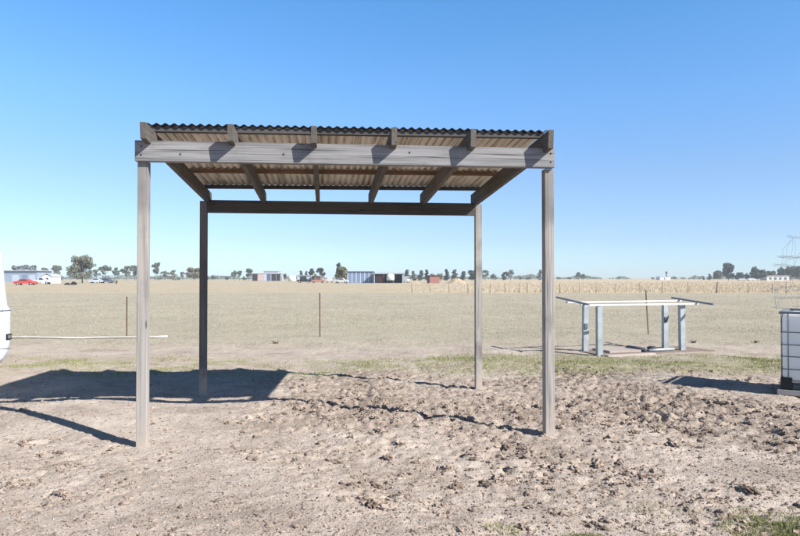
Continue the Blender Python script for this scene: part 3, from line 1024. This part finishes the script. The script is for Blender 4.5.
# ------------------------------------------------------------------ far fence
FY = 66.0
fence = thing('wire_fence', 'old wire fence with thin crooked posts along the tall straw grass', 'fence', (0, FY, 0))
posts = [412, 430, 449, 468, 490, 505, 519, 527, 541, 560, 579, 596, 615, 640, 662, 688, 716, 748, 772, 786, 808, 830]
tops = []
rf = random.Random(8)
for px in posts:
    x = (px - CX) / FPX * FY
    h = rf.uniform(0.95, 1.12)
    thick = 0.085 if px == 716 else rf.choice((0.026, 0.03, 0.034, 0.045))
    ln = 0.17 if px == 716 else rf.uniform(-0.05, 0.05)
    m = MB()
    m.tube([(x, 0, -0.3), (x + ln * h * 0.5, 0, h * 0.5), (x + ln * h, 0, h)], [thick, thick * 0.95, thick * 0.85], 7)
    m.build('post', M['fence_wood'], fence)
    tops.append((x, ln, h))
m = MB()
for zf in (0.25, 0.5, 0.75, 0.95):
    m.tube([(x + ln * zf, -0.05, zf * min(1, h)) for x, ln, h in tops], 0.004, 4, False)
m.build('wire', M['wire'], fence)

# ------------------------------------------------------------------ farm buildings and vehicles in the distance


def far_thing(name, label, cat, px, Y, group=None, rz=0.0):
    x, y, _ = at(px, Y)
    return thing(name, label, cat, (x, y, 0), rz, group)


def shed(name, label, px0, px1, ytop, Y, depth, wall, roof, bays=(), cat='shed', over=0.25, pitch=0.06, lift=0.0, gable=False):
    """box shed facing the viewer; bays = (px0, px1, low fraction, high fraction, material, part name)"""
    w = (px1 - px0) / FPX * Y
    H = EYE + (HY - ytop) * Y / FPX
    pxc = (px0 + px1) / 2
    t = far_thing(name, label, cat, pxc, Y)
    MB().box((-w / 2, 0, -0.1), (w / 2, depth, H * 0.93 - 0.02)).build('wall', wall, t)
    m = MB()
    if gable:
        m.prism([(-w / 2 - over, H * 0.72), (0, H * 1.04), (w / 2 + over, H * 0.72), (w / 2 + over, H * 0.72 + 0.15), (0, H * 1.04 + 0.18), (-w / 2 - over, H * 0.72 + 0.15)], -over, depth + over)
    else:
        m.prism([(-over, H * 0.93), (depth + over, H * 0.93 - pitch * depth), (depth + over, H - pitch * depth), (-over, H)], -w / 2 - over, w / 2 + over, 'x')
    m.build('roof', roof, t)
    for (a, b, lo, hi, mt, nm) in bays:
        xa, xb = ((a - pxc) / FPX * Y, (b - pxc) / FPX * Y)
        MB().box((xa, -0.05, H * lo), (xb, 0.1, H * hi), 0.0).build(nm, mt, t)
    return t


# blue shed and the open machinery shed beside it
s1 = shed('farm_shed', 'blue grey metal farm shed with dark eave joining the open shed', 347, 373, 271.3, 198, 9, M['blue_wall'], M['blue_trim'],
          [(347.3 + k * 4.2, 348.3 + k * 4.2, 0.02, 0.92, M['pale_blue'], 'wall_strip') for k in range(7)], pitch=0.02)
wo_ = (403 - 374) / FPX * 196
t = far_thing('open_shed', 'open fronted machinery shed with dark bays right of the blue shed', 'shed', 388.5, 196)
Ho = EYE + (HY - 272.8) * 196 / FPX
MB().box((-wo_ / 2, 6.5, -0.1), (wo_ / 2, 6.7, Ho - 0.4)).build('back_wall', M['dark_inside'], t)
for s in (-1, 1):
    MB().box((s * wo_ / 2 - 0.08, 0.1, -0.1), (s * wo_ / 2 + 0.08, 6.49, Ho - 0.4)).build('side_wall', M['blue_trim'], t)
MB().prism([(-0.4, Ho - 0.35), (7.0, Ho - 0.55), (7.0, Ho - 0.35), (-0.4, Ho)], -wo_ / 2 - 0.3, wo_ / 2 + 0.3, 'x').build('roof', M['grey_roof'], t)
for k in range(4):
    x = -wo_ / 2 + 0.12 + (wo_ - 0.24) * k / 3
    MB().box((x - 0.1, -0.15, -0.1), (x + 0.1, 0.05, Ho - 0.36)).build('post', M['pale_blue'] if k in (0, 3) else M['blue_trim'], t)
o = MB().box((-1.1, -1, 0), (1.1, 1, 2.2), 0.03).build('crate', M['maroon_wall'])
o.location = (at(379, 199)[0], 199, 0)
tag(o, 'dark red crate stored in the left bay of the open shed', 'crate')
m = MB()
m.tube([(0, 0, 0.8), (0, 0, 2.4), (0, 0, 2.75)], [1.15, 1.15, 0.4], 18)
o = m.build('water_tank', M['white_wall'])
for k in range(3):
    MB().box((-1 + k * 0.9, -0.15, 0.0), (-0.8 + k * 0.9, 0.15, 0.82)).build('leg', M['blue_trim'], o)
o.location = (at(390.5, 195.2)[0], 195.2, 0)
tag(o, 'round white tank on legs at the mouth of the open shed', 'tank')


def car(name, label, px, Y, L, Hc, paint, rz=0.0, kind='sedan', cat='car', group=None):
    t = far_thing(name, label, cat, px, Y, group, rz)
    if kind == 'sedan':
        prof = [(-.5, .25), (-.5, .55), (-.46, .62), (-.30, .66), (-.18, .97), (0.12, 1.0), (.27, .68), (.47, .60), (.5, .5), (.5, .25)]
    elif kind == 'ute':
        prof = [(-.5, .3), (-.5, .62), (-.08, .62), (-.06, .97), (.10, 1.0), (.22, .68), (.47, .62), (.5, .5), (.5, .3)]
    else:
        prof = [(-.5, .2), (-.5, .92), (-.46, 1.0), (.28, 1.0), (.40, .62), (.49, .52), (.5, .2)]
    m = MB().prism([(a * L, b * Hc) for a, b in prof], -0.82, 0.82)
    m.build('body', paint, t)
    win = [(-.24, .69), (-.16, .92), (0.10, .94), (.21, .69)] if kind == 'sedan' else ([(-.05, .66), (-.04, .92), (.09, .94), (.18, .68)] if kind == 'ute' else [(-.44, .62), (-.44, .9), (.25, .9), (.33, .64)])
    for s in (-1, 1):
        y0, y1 = sorted((s * 0.815, s * 0.835))
        MB().prism([(a * L, b * Hc) for a, b in win], y0, y1).build('window', M['glass_dark'], t)
    for a in (-.31, .32):
        for s in (-1, 1):
            w = MB().tube([(a * L, s * 0.66, 0.31), (a * L, s * 0.85, 0.31)], 0.31, 14).build('wheel', M['rubber'], t)
            MB().tube([(a * L, s * 0.851, 0.31), (a * L, s * 0.862, 0.31)], 0.17, 10).build('rim', M['chrome'], w)
    return t


car('parked_car', 'low red car parked in front of the pale blue shed', 25.5, 141, 4.3, 1.3, M['red_paint'], 0.05)
car('parked_ute', 'white utility vehicle parked between the red car and white cottage', 41.5, 160, 4.6, 1.6, M['white_paint'], 0.1, 'ute', 'ute')
car('parked_car', 'small pale grey car half under the low carport, leftmost there', 96.5, 196, 3.9, 1.4, M['pale_blue'], 0.2)
car('parked_car', 'dark car under the right half of the low carport', 106.5, 197, 4.2, 1.45, M['blue_trim'], 0.0)
car('parked_car', 'white car left of the blue shed below the olive tree', 341.5, 190, 4.0, 1.5, M['white_paint'], -0.1)
car('parked_van', 'white van standing right of the open machinery shed', 406, 215, 3.4, 2.0, M['white_paint'], 1.3, 'van', 'van')
car('parked_car', 'dark maroon car near the clutter left of the white trailer', 318, 205, 4.2, 1.5, M['maroon_wall'], 0.2)
car('parked_car', 'black car parked beside the white tank and grey roofs', 304, 208, 4.3, 1.45, M['dark_inside'], 0.0)

# black tyres in a heap
ty_ = far_thing('tyre_pile', 'low heap of black tyres right of the white cottage', 'tyre heap', 71, 143)
for (x, z, y) in ((-1.1, 0.12, 0), (-0.5, 0.12, 0.3), (0.15, 0.12, 0), (0.85, 0.12, 0.1), (-0.8, 0.36, 0.1), (0.4, 0.36, 0.05), (0.9, 0.36, 0.1), (0.6, 0.6, 0)):
    m = MB()
    pts = [(x + 0.28 * math.cos(a * math.pi / 6), y + 0.28 * math.sin(a * math.pi / 6), z) for a in range(13)]
    m.tube(pts, 0.115, 8, False)
    m.build('tyre', M['rubber'], ty_)

# long pale blue shed and white cottage at far left
t = shed('long_shed', 'long pale blue shed with a low roof at far left', 2, 37, 270.2, 235, 10, M['far_blue'], M['grey_roof'],
         [(12, 19, .02, .6, M['pale_blue'], 'door'), (22, 27, .02, .62, M['blue_wall'], 'door'), (29, 35, .02, .6, M['pale_blue'], 'door')], pitch=0.0, over=0.6)
t = shed('cottage', 'small white gabled cottage with a dark window at far left', 42, 52, 274.2, 190, 5, M['white_wall'], M['grey_roof'],
         [(45.8, 48.2, .33, .6, M['glass_dark'], 'window')], 'cottage', 0.2, gable=True)
# low carport
t = far_thing('carport', 'low open carport with a thin dark flat roof', 'carport', 102, 198)
wc = 19 / FPX * 198
MB().box((-wc / 2, -1.6, 2.08), (wc / 2, 2.6, 2.24)).build('roof', M['blue_trim'], t)
for k in range(4):
    for y in (-1.4, 2.4):
        MB().box((-wc / 2 + 0.1 + (wc - 0.3) * k / 3, y - 0.05, -0.1), (-wc / 2 + 0.2 + (wc - 0.3) * k / 3, y + 0.05, 2.08)).build('post', M['dark_steel'], t)
# machinery shed with pink panel
shed('bay_shed', 'long low shed with dark open bays and a pink wall panel', 252, 281, 273, 330, 9, M['grey_roof'], M['cream_wall'],
     [(252.5, 257.5, .02, .86, M['dark_inside'], 'opening'), (258, 263, .02, .86, M['pink_wall'], 'wall_panel'), (263.5, 266.5, .02, .86, M['pale_blue'], 'wall_panel'),
      (267, 270.5, .02, .86, M['blue_trim'], 'opening'), (271.5, 276, .02, .86, M['dark_inside'], 'opening'), (276.5, 280.3, .02, .86, M['dark_inside'], 'opening')], pitch=0.0)
shed('back_shed', 'grey roofed shed rising behind the shed with pink panel', 264, 278, 271, 350, 8, M['pale_blue'], M['grey_roof'], pitch=0.0)
m = MB()
m.tube([(0, 0, 0), (0, 0, 2.3), (0, 0, 2.6)], [1.75, 1.75, 0.3], 20)
o = m.build('water_tank', M['white_wall'])
MB().tube([(0, 0, 2.55), (0, 0, 2.7)], 0.3, 12).build('lid', M['grey_roof'], o)
o.location = (*at(292, 300)[:2], 0)
tag(o, 'squat white water tank standing between two low sheds', 'tank')
shed('low_shed', 'pale grey low shed with one dark bay behind the black car', 297, 311, 275.2, 260, 6, M['pale_blue'], M['grey_roof'],
     [(300, 306.5, .02, .8, M['dark_inside'], 'opening')], pitch=0.0)
shed('lean_to', 'dark lean-to shed under the olive bushes near the maroon car', 311.5, 319, 275.5, 255, 5, M['dark_inside'], M['cream_wall'], pitch=0.0)
# white trailer box
t = far_thing('box_trailer', 'white box trailer left of the olive tree', 'trailer', 329.5, 205)
MB().box((-0.75, -0.8, 0.5), (0.75, 1.6, 2.0), 0.04).build('box', M['white_paint'], t)
for s in (-1, 1):
    MB().tube([(s * 0.62, 0.3, 0.3), (s * 0.8, 0.3, 0.3)], 0.3, 14).build('wheel', M['rubber'], t)
# maroon shed
shed('garden_shed', 'small maroon shed with a dark brown roof and dark left end', 427.5, 439.5, 275.2, 190, 3, M['maroon_wall'], M['brown_roof'],
     [(427.6, 429.6, .02, .92, M['dark_inside'], 'door')], pitch=0.05)
# white homestead right, far white house with tower
t = shed('homestead', 'long low white house with a bright roof before dark trees', 767, 789, 275.6, 420, 8, M['white_wall'], M['white_paint'],
         [(769 + k * 5, 771.5 + k * 5, .15, .62, M['blue_trim'], 'window') for k in range(4)], 'house', 0.6, 0.0)
shed('farmhouse', 'far white farmhouse beside a thin dark tower', 660, 670, 276.6, 520, 8, M['white_wall'], M['white_paint'],
     [(664, 665.2, .1, .6, M['blue_trim'], 'window')], 'house', 0.4, 0.0)
t = far_thing('water_tower', 'thin dark tower with a tank rising behind the far farmhouse', 'tower', 666.5, 540)
MB().tube([(0, 0, 0), (0, 0, 5.2)], 0.5, 8).build('shaft', M['blue_trim'], t)
MB().tube([(0, 0, 5.2), (0, 0, 6.8)], [1.0, 0.9], 12).build('tank', M['dark_steel'], t)
car('parked_car', 'white car under dark trees left of the white homestead', 751, 390, 5.0, 1.7, M['white_paint'], 0.1)
car('parked_car', 'pale car in the gap left of the broad dark tree', 741.5, 395, 4.6, 1.6, M['pale_blue'], 0.1)

# sandy mounds
def mound(px, Y, w, h, label, seed):
    V, Fc = [], []
    na, nb = 28, 9
    rg = np.random.RandomState(seed)
    for j in range(nb):
        q = j / (nb - 1)
        for k in range(na):
            a = 2 * math.pi * k / na
            r = q * (1 + 0.18 * math.sin(a * 2 + seed) + 0.08 * math.sin(a * 5))
            z = h * (0.5 + 0.5 * math.cos(math.pi * min(1, q))) * (1 + 0.12 * rg.randn()) - (0.12 if j == nb - 1 else 0)
            V.append((r * w / 2 * math.cos(a), r * w / 3 * math.sin(a), z))
    for j in range(nb - 1):
        for k in range(na):
            Fc.append((j * na + k, j * na + (k + 1) % na, (j + 1) * na + (k + 1) % na, (j + 1) * na + k))
    Fc.append(tuple(range(na)))
    o = MB().add(V, Fc, True).build('dirt_mound', M['sand'])
    o.location = (*at(px, Y)[:2], 0)
    tag(o, label, 'dirt mound', 'sandy dirt mounds')


mound(457, 175, 7.0, 1.3, 'sandy dirt mound in front of the dark trees right of maroon shed', 3)
mound(414, 180, 6.0, 0.45, 'low flat sandy mound between open shed and maroon shed', 5)

# ------------------------------------------------------------------ trees
TG = 'trees along the far edge of the plain'


def tree(kind, px, top, wpx, Y, label, lf=None, base=0.0):
    rg = np.random.RandomState(int(px * 13 + top * 7) % 100000)
    H = max(1.2, EYE + (HY - top) * Y / FPX)
    Wd = wpx / FPX * Y
    nm, cat = {'gum': ('gum_tree', 'tree'), 'round': ('broad_tree', 'tree'), 'shrub': ('shrub', 'shrub'), 'upright': ('conifer_tree', 'tree')}[kind]
    lf = lf or {'gum': 'gum_leaf', 'round': 'grey_leaf', 'shrub': 'dark_leaf', 'upright': 'dark_leaf'}[kind]
    t = far_thing(nm, label, cat, px, Y, TG)
    m = MB()
    tr = max(0.10, H * 0.018)
    bend = rg.uniform(-.05, .05) * H
    cb = {'gum': 0.42, 'round': 0.22, 'shrub': 0.03, 'upright': 0.08}[kind]
    m.tube([(0, 0, -0.2), (bend * .4, 0, H * cb * 0.6), (bend, 0, H * 0.62)], [tr * 1.4, tr, tr * 0.5], 7)
    lobes = []
    if kind == 'gum':
        for k in range(11):
            a = rg.rand() * 6.28
            q = rg.uniform(.08, .5) * Wd
            z = H * rg.uniform(0.40, 0.93)
            lobes.append(((bend + q * math.cos(a), q * math.sin(a), z), Wd * rg.uniform(.12, .25), H * rg.uniform(.05, .11)))
        lobes.append(((bend, 0, H * 0.9), Wd * 0.2, H * 0.10))
        for (c, _, _) in lobes:
            m.tube([(bend * .6, 0, H * cb * 0.9), (c[0] * .6, c[1] * .6, (H * cb + c[2]) / 2), c], [tr * .5, tr * .35, tr * .15], 5, False)
    elif kind == 'round':
        for k in range(26):
            a = rg.rand() * 6.28
            z = rg.uniform(0.24, 0.92)
            env = math.sqrt(max(0.05, 1 - ((z - 0.56) / 0.46) ** 2)) * 0.5 * Wd
            q = env * rg.uniform(.35, .82)
            lobes.append(((q * math.cos(a), q * math.sin(a), H * z), Wd * rg.uniform(.15, .24), H * rg.uniform(.09, .15)))
        for (c, _, _) in lobes[:8]:
            m.tube([(0, 0, H * .2), (c[0] * .5, c[1] * .5, (H * .2 + c[2]) / 2), c], [tr * .6, tr * .4, tr * .15], 5, False)
    elif kind == 'upright':
        for k in range(8):
            z = 0.14 + 0.76 * k / 7
            env = Wd * 0.62 * (1 - z * 0.6) * (0.8 if z < .2 else 1)
            a = rg.rand() * 6.28
            lobes.append(((env * .35 * math.cos(a), env * .35 * math.sin(a), H * z), max(env * .75, .15), H * .09))
    else:
        for k in range(6):
            a = rg.rand() * 6.28
            q = rg.uniform(.05, .34) * Wd
            lobes.append(((q * math.cos(a), q * math.sin(a), H * rg.uniform(.3, .72)), Wd * rg.uniform(.16, .24), H * rg.uniform(.18, .28)))
    m.build('trunk', M['bark'], t)
    big = Y < 260 and H > 6
    per = 190 if big and kind == 'round' else (150 if kind in ('round',) else 80)
    ls = H * (0.028 if big and kind == 'round' else 0.06)
    C = []
    for (c, rx, rz0) in lobes:
        d = rg.randn(per, 3)
        d /= np.linalg.norm(d, axis=1)[:, None]
        d *= (rg.rand(per) ** 0.45)[:, None]
        C.append(np.array(c) + d * np.array([rx, rx, rz0]) * 1.08)
    C = np.concatenate(C)
    n = len(C)
    a, b = rg.randn(n, 3), rg.randn(n, 3)
    a /= np.linalg.norm(a, axis=1)[:, None]
    b -= a * (a * b).sum(1)[:, None]
    b /= np.linalg.norm(b, axis=1)[:, None]
    s = (ls * rg.uniform(.6, 1.3, n))[:, None]
    Vv = np.stack([C - a * s, C + b * s * .6, C + a * s, C - b * s * .6], 1).reshape(-1, 3)
    Vv[:, 2] = np.maximum(Vv[:, 2], 0.02)
    o = raw_mesh('crown', Vv, np.arange(4 * n).reshape(-1, 4), M[lf])
    o.parent = t
    return t


TREES = [
    ('round', 82.5, 254.5, 24, 200, 'largest rounded grey green tree, standing alone near the tyre heap', 'grey_leaf'),
    ('gum', 13, 265.5, 8, 420, 'gum tree showing over the pale blue shed beside the van', 'blue_leaf'),
    ('gum', 25, 264.5, 15, 420, 'wide flat topped gum tree over the pale blue shed roof', 'blue_leaf'),
    ('gum', 33.5, 265.5, 8, 430, 'gum tree over the right end of the pale blue shed', 'blue_leaf'),
    ('shrub', 38.5, 272.5, 5.5, 260, 'dark bluish shrub between the pale blue shed and the cottage', 'blue_leaf'),
    ('gum', 44, 267.5, 10, 400, 'flat crowned gum tree straight behind the white cottage'),
    ('gum', 55.5, 265, 11, 410, 'tall gum tree just right of the white cottage roof'),
    ('shrub', 60, 273.5, 6, 300, 'dark shrub right of the cottage below the tall gum', 'blue_leaf'),
    ('gum', 70.5, 271, 5, 430, 'slight gum tree left of the largest rounded tree', 'blue_leaf'),
    ('gum', 97, 269.5, 6, 430, 'slight gum tree behind the left end of the carport'),
    ('gum', 106, 265.2, 11, 400, 'bushy gum tree rising over the carport'),
    ('gum', 116, 267.5, 8, 440, 'thin gum tree just right of the carport'),
    ('gum', 126.5, 266, 12, 390, 'umbrella shaped gum tree left of the front left shelter post'),
    ('gum', 134.8, 265.3, 7, 400, 'gum tree partly hidden by the front left shelter post'),
    ('shrub', 116.5, 280.8, 3.5, 160, 'tiny brown bush on the field right of the carport', 'olive_leaf'),
    ('gum', 155.2, 262.8, 6, 420, 'tall slender gum tree just right of the front left shelter post'),
    ('shrub', 159.5, 276.6, 6, 380, 'low dark shrub at the foot of the tall slender gum'),
    ('gum', 165, 271, 8, 430, 'small open gum tree between slender gum and grey column tree'),
    ('upright', 173.5, 269.8, 9, 400, 'grey green column shaped tree in the left part of the shelter', 'grey_leaf'),
    ('shrub', 179, 277.2, 5, 390, 'low round shrub right of the grey column tree'),
    ('gum', 182.6, 272, 4, 430, 'thin bare looking gum left of the big olive tree', 'blue_leaf'),
    ('round', 194.5, 267.6, 16, 380, 'big rounded olive tree touching the back left shelter post', 'olive_leaf'),
    ('shrub', 207.5, 275.6, 4, 390, 'small dark shrub tucked right of the back left post'),
    ('shrub', 214.5, 274.4, 9, 400, 'broad dark shrub right of the back left post'),
    ('shrub', 227.5, 275.8, 6, 400, 'lone round shrub between broad shrub and twin gums'),
    ('gum', 235, 270.5, 6, 400, 'left one of the twin small gums near the bay shed'),
    ('gum', 239.5, 270.8, 5, 400, 'right one of the twin small gums near the bay shed'),
    ('shrub', 244.5, 275.8, 6.5, 380, 'dark shrub at the left corner of the bay shed'),
    ('gum', 248.5, 268.8, 9, 400, 'gum tree leaning over the left end of the bay shed'),
    ('shrub', 284.5, 272.8, 4.5, 330, 'narrow shrub between the bay shed and the white tank', 'gum_leaf'),
    ('upright', 301, 270.6, 4.5, 330, 'dark pointed tree left behind the low grey shed'),
    ('upright', 306, 271, 4, 330, 'dark pointed tree right behind the low grey shed'),
    ('gum', 312, 268.5, 6, 300, 'palm like gum tree above the dark lean-to', 'dark_leaf'),
    ('shrub', 315.5, 273.2, 7, 250, 'olive bush leaning on the dark lean-to', 'olive_leaf'),
    ('gum', 321.5, 268, 9, 310, 'spreading dark gum right of the lean-to', 'dark_leaf'),
    ('gum', 337.8, 263, 5, 320, 'tall dark gum behind the olive tree near the blue shed', 'dark_leaf'),
    ('round', 341.5, 267.2, 12, 240, 'olive coloured tree against the left wall of the blue shed', 'olive_leaf'),
    ('upright', 406.5, 269.5, 7, 330, 'conifer just right of the open shed behind the white van'),
    ('upright', 413.7, 270.8, 6, 340, 'second conifer to the right of the open shed', 'gum_leaf'),
    ('upright', 420.6, 270.3, 7, 335, 'broad conifer left of the maroon shed'),
    ('upright', 426.6, 269.6, 5, 335, 'narrow conifer rising at the left end of the maroon shed'),
    ('shrub', 433, 272.6, 9, 330, 'dark bush behind the roof of the maroon shed'),
    ('shrub', 440.5, 272.2, 8, 325, 'olive bush at the right end of the maroon shed', 'olive_leaf'),
    ('upright', 446.6, 269, 6, 335, 'narrow tall conifer left of the large sandy mound'),
    ('upright', 454.6, 269.4, 8, 330, 'pointed conifer right above the large sandy mound'),
    ('upright', 463, 271, 8, 330, 'squat conifer right of the large sandy mound'),
    ('round', 472, 270.2, 9, 330, 'rounded dark tree left of the back right shelter post', 'dark_leaf'),
    ('gum', 485.5, 270, 9, 420, 'bushy tree just right of the back right shelter post'),
    ('shrub', 493.5, 273, 8, 420, 'low dark bush right of the bushy tree at the back right post'),
    ('upright', 503.5, 272, 6, 420, 'dark pointed tree left of the wide grey gum'),
    ('gum', 510.5, 269.8, 11, 420, 'wide grey gum tree midway between the two right posts', 'blue_leaf'),
    ('shrub', 520.5, 276.2, 7, 430, 'low shrub right of the wide grey gum'),
    ('shrub', 528.2, 275.6, 7, 430, 'low shrub in the gap before the pale cone shaped tree'),
    ('upright', 539.8, 269.8, 6, 420, 'pale cone shaped tree left of the front right shelter post', 'blue_leaf'),
    ('shrub', 560, 275.6, 9, 430, 'flat dark shrub just right of the front right post'),
    ('shrub', 570, 276.6, 8, 430, 'low dark shrub left of the leaning gum'),
    ('gum', 578.5, 272.2, 6, 430, 'taller gum of the small pair above the low frame', 'gum_leaf'),
    ('gum', 583.5, 274.2, 6, 430, 'shorter gum of the small pair above the low frame', 'gum_leaf'),
    ('shrub', 619, 275.8, 6, 600, 'lone shrub on the bare horizon above the low frame'),
    ('shrub', 652.5, 276.8, 4, 560, 'small dark shrub left of the far farmhouse'),
    ('shrub', 673.5, 275.8, 6, 560, 'dark bush touching the right of the far farmhouse'),
    ('shrub', 682, 276.6, 11, 560, 'long low hedge like bush right of the far farmhouse', 'olive_leaf'),
    ('upright', 703.5, 276, 3, 500, 'tiny narrow tree in the gap right of the long low bush'),
    ('upright', 709.5, 273.8, 4.5, 460, 'small dark pointed tree left of the greyish thin tree'),
    ('round', 717.8, 270.4, 8, 440, 'greyish thin tree above the thick leaning fence post', 'grey_leaf'),
    ('round', 728.5, 263.8, 11, 420, 'tallest dark tree on the right of the horizon', 'dark_leaf'),
    ('round', 740, 272.6, 10, 420, 'medium dark tree between tallest and broad tree', 'gum_leaf'),
    ('shrub', 748.5, 271.6, 8, 415, 'dark bush against the left of the broad tree'),
    ('round', 758.3, 267.4, 15, 410, 'broad dark spreading tree left of the white homestead', 'dark_leaf'),
    ('round', 771.5, 271, 10, 445, 'olive tree behind the left part of the homestead roof', 'olive_leaf'),
    ('round', 782.5, 268, 9, 445, 'dark tree behind the right part of the homestead roof', 'dark_leaf'),
    ('round', 790.5, 266.8, 10, 430, 'olive tree at the right end of the homestead', 'olive_leaf'),
    ('round', 799, 266.8, 9, 425, 'dark tree behind the wire coil at the right edge', 'dark_leaf'),
]
for a in TREES:
    tree(*a)

# the low far woods behind them, one hazy mass with gaps
rw = np.random.RandomState(77)
n = 26000
Yw = rw.uniform(720, 900, n)
pxw = rw.uniform(-60, 860, n)
den = perlin(pxw * 0.035, pxw * 0 + 2) * 0.9 + perlin(pxw * 0.11, pxw * 0 + 5) * 0.6
low_ = ((pxw > 585) & (pxw < 700)) * 0.35
keep = rw.rand(n) < np.clip(0.55 + den + 0.35 * (pxw < 250) - low_, 0, 1)
Yw, pxw, den = Yw[keep], pxw[keep], den[keep]
hh = 1.2 + np.clip(2.6 + den * 4.2 - low_[keep] * 6, 0.6, 8) * 0.85
Cw = np.stack([(pxw - CX) / FPX * Yw, Yw, hh * rw.rand(len(Yw)) ** 0.8], -1)
n = len(Cw)
a_, b_ = rw.randn(n, 3), rw.randn(n, 3)
a_ /= np.linalg.norm(a_, axis=1)[:, None]
b_ -= a_ * (a_ * b_).sum(1)[:, None]
b_ /= np.linalg.norm(b_, axis=1)[:, None]
s_ = rw.uniform(0.5, 1.2, n)[:, None]
Vw = np.stack([Cw - a_ * s_, Cw + b_ * s_ * .7, Cw + a_ * s_, Cw - b_ * s_ * .7], 1).reshape(-1, 3)
Vw[:, 2] = np.maximum(Vw[:, 2], 0.02)
tag(raw_mesh('far_woods', Vw, np.arange(4 * n).reshape(-1, 4), M['gum_leaf']), 'low hazy belt of far woods on the horizon', 'woods', kind='stuff')

# ------------------------------------------------------------------ thin dusty air
hm = bpy.data.materials.new('haze_air')
hm.use_nodes = True
hn = hm.node_tree.nodes
hn.remove(hn['Principled BSDF'])
pv = hn.new('ShaderNodeVolumePrincipled')
pv.inputs['Color'].default_value = (0.86, 0.93, 1.0, 1)
pv.inputs['Density'].default_value = 0.00040
hm.node_tree.links.new(pv.outputs[0], hn['Material Output'].inputs['Volume'])
tag(MB().box((-1200, -420, -1.6), (1200, 1500, 16)).build('haze', hm), 'thin pale dusty air over the plain', 'haze', kind='stuff')
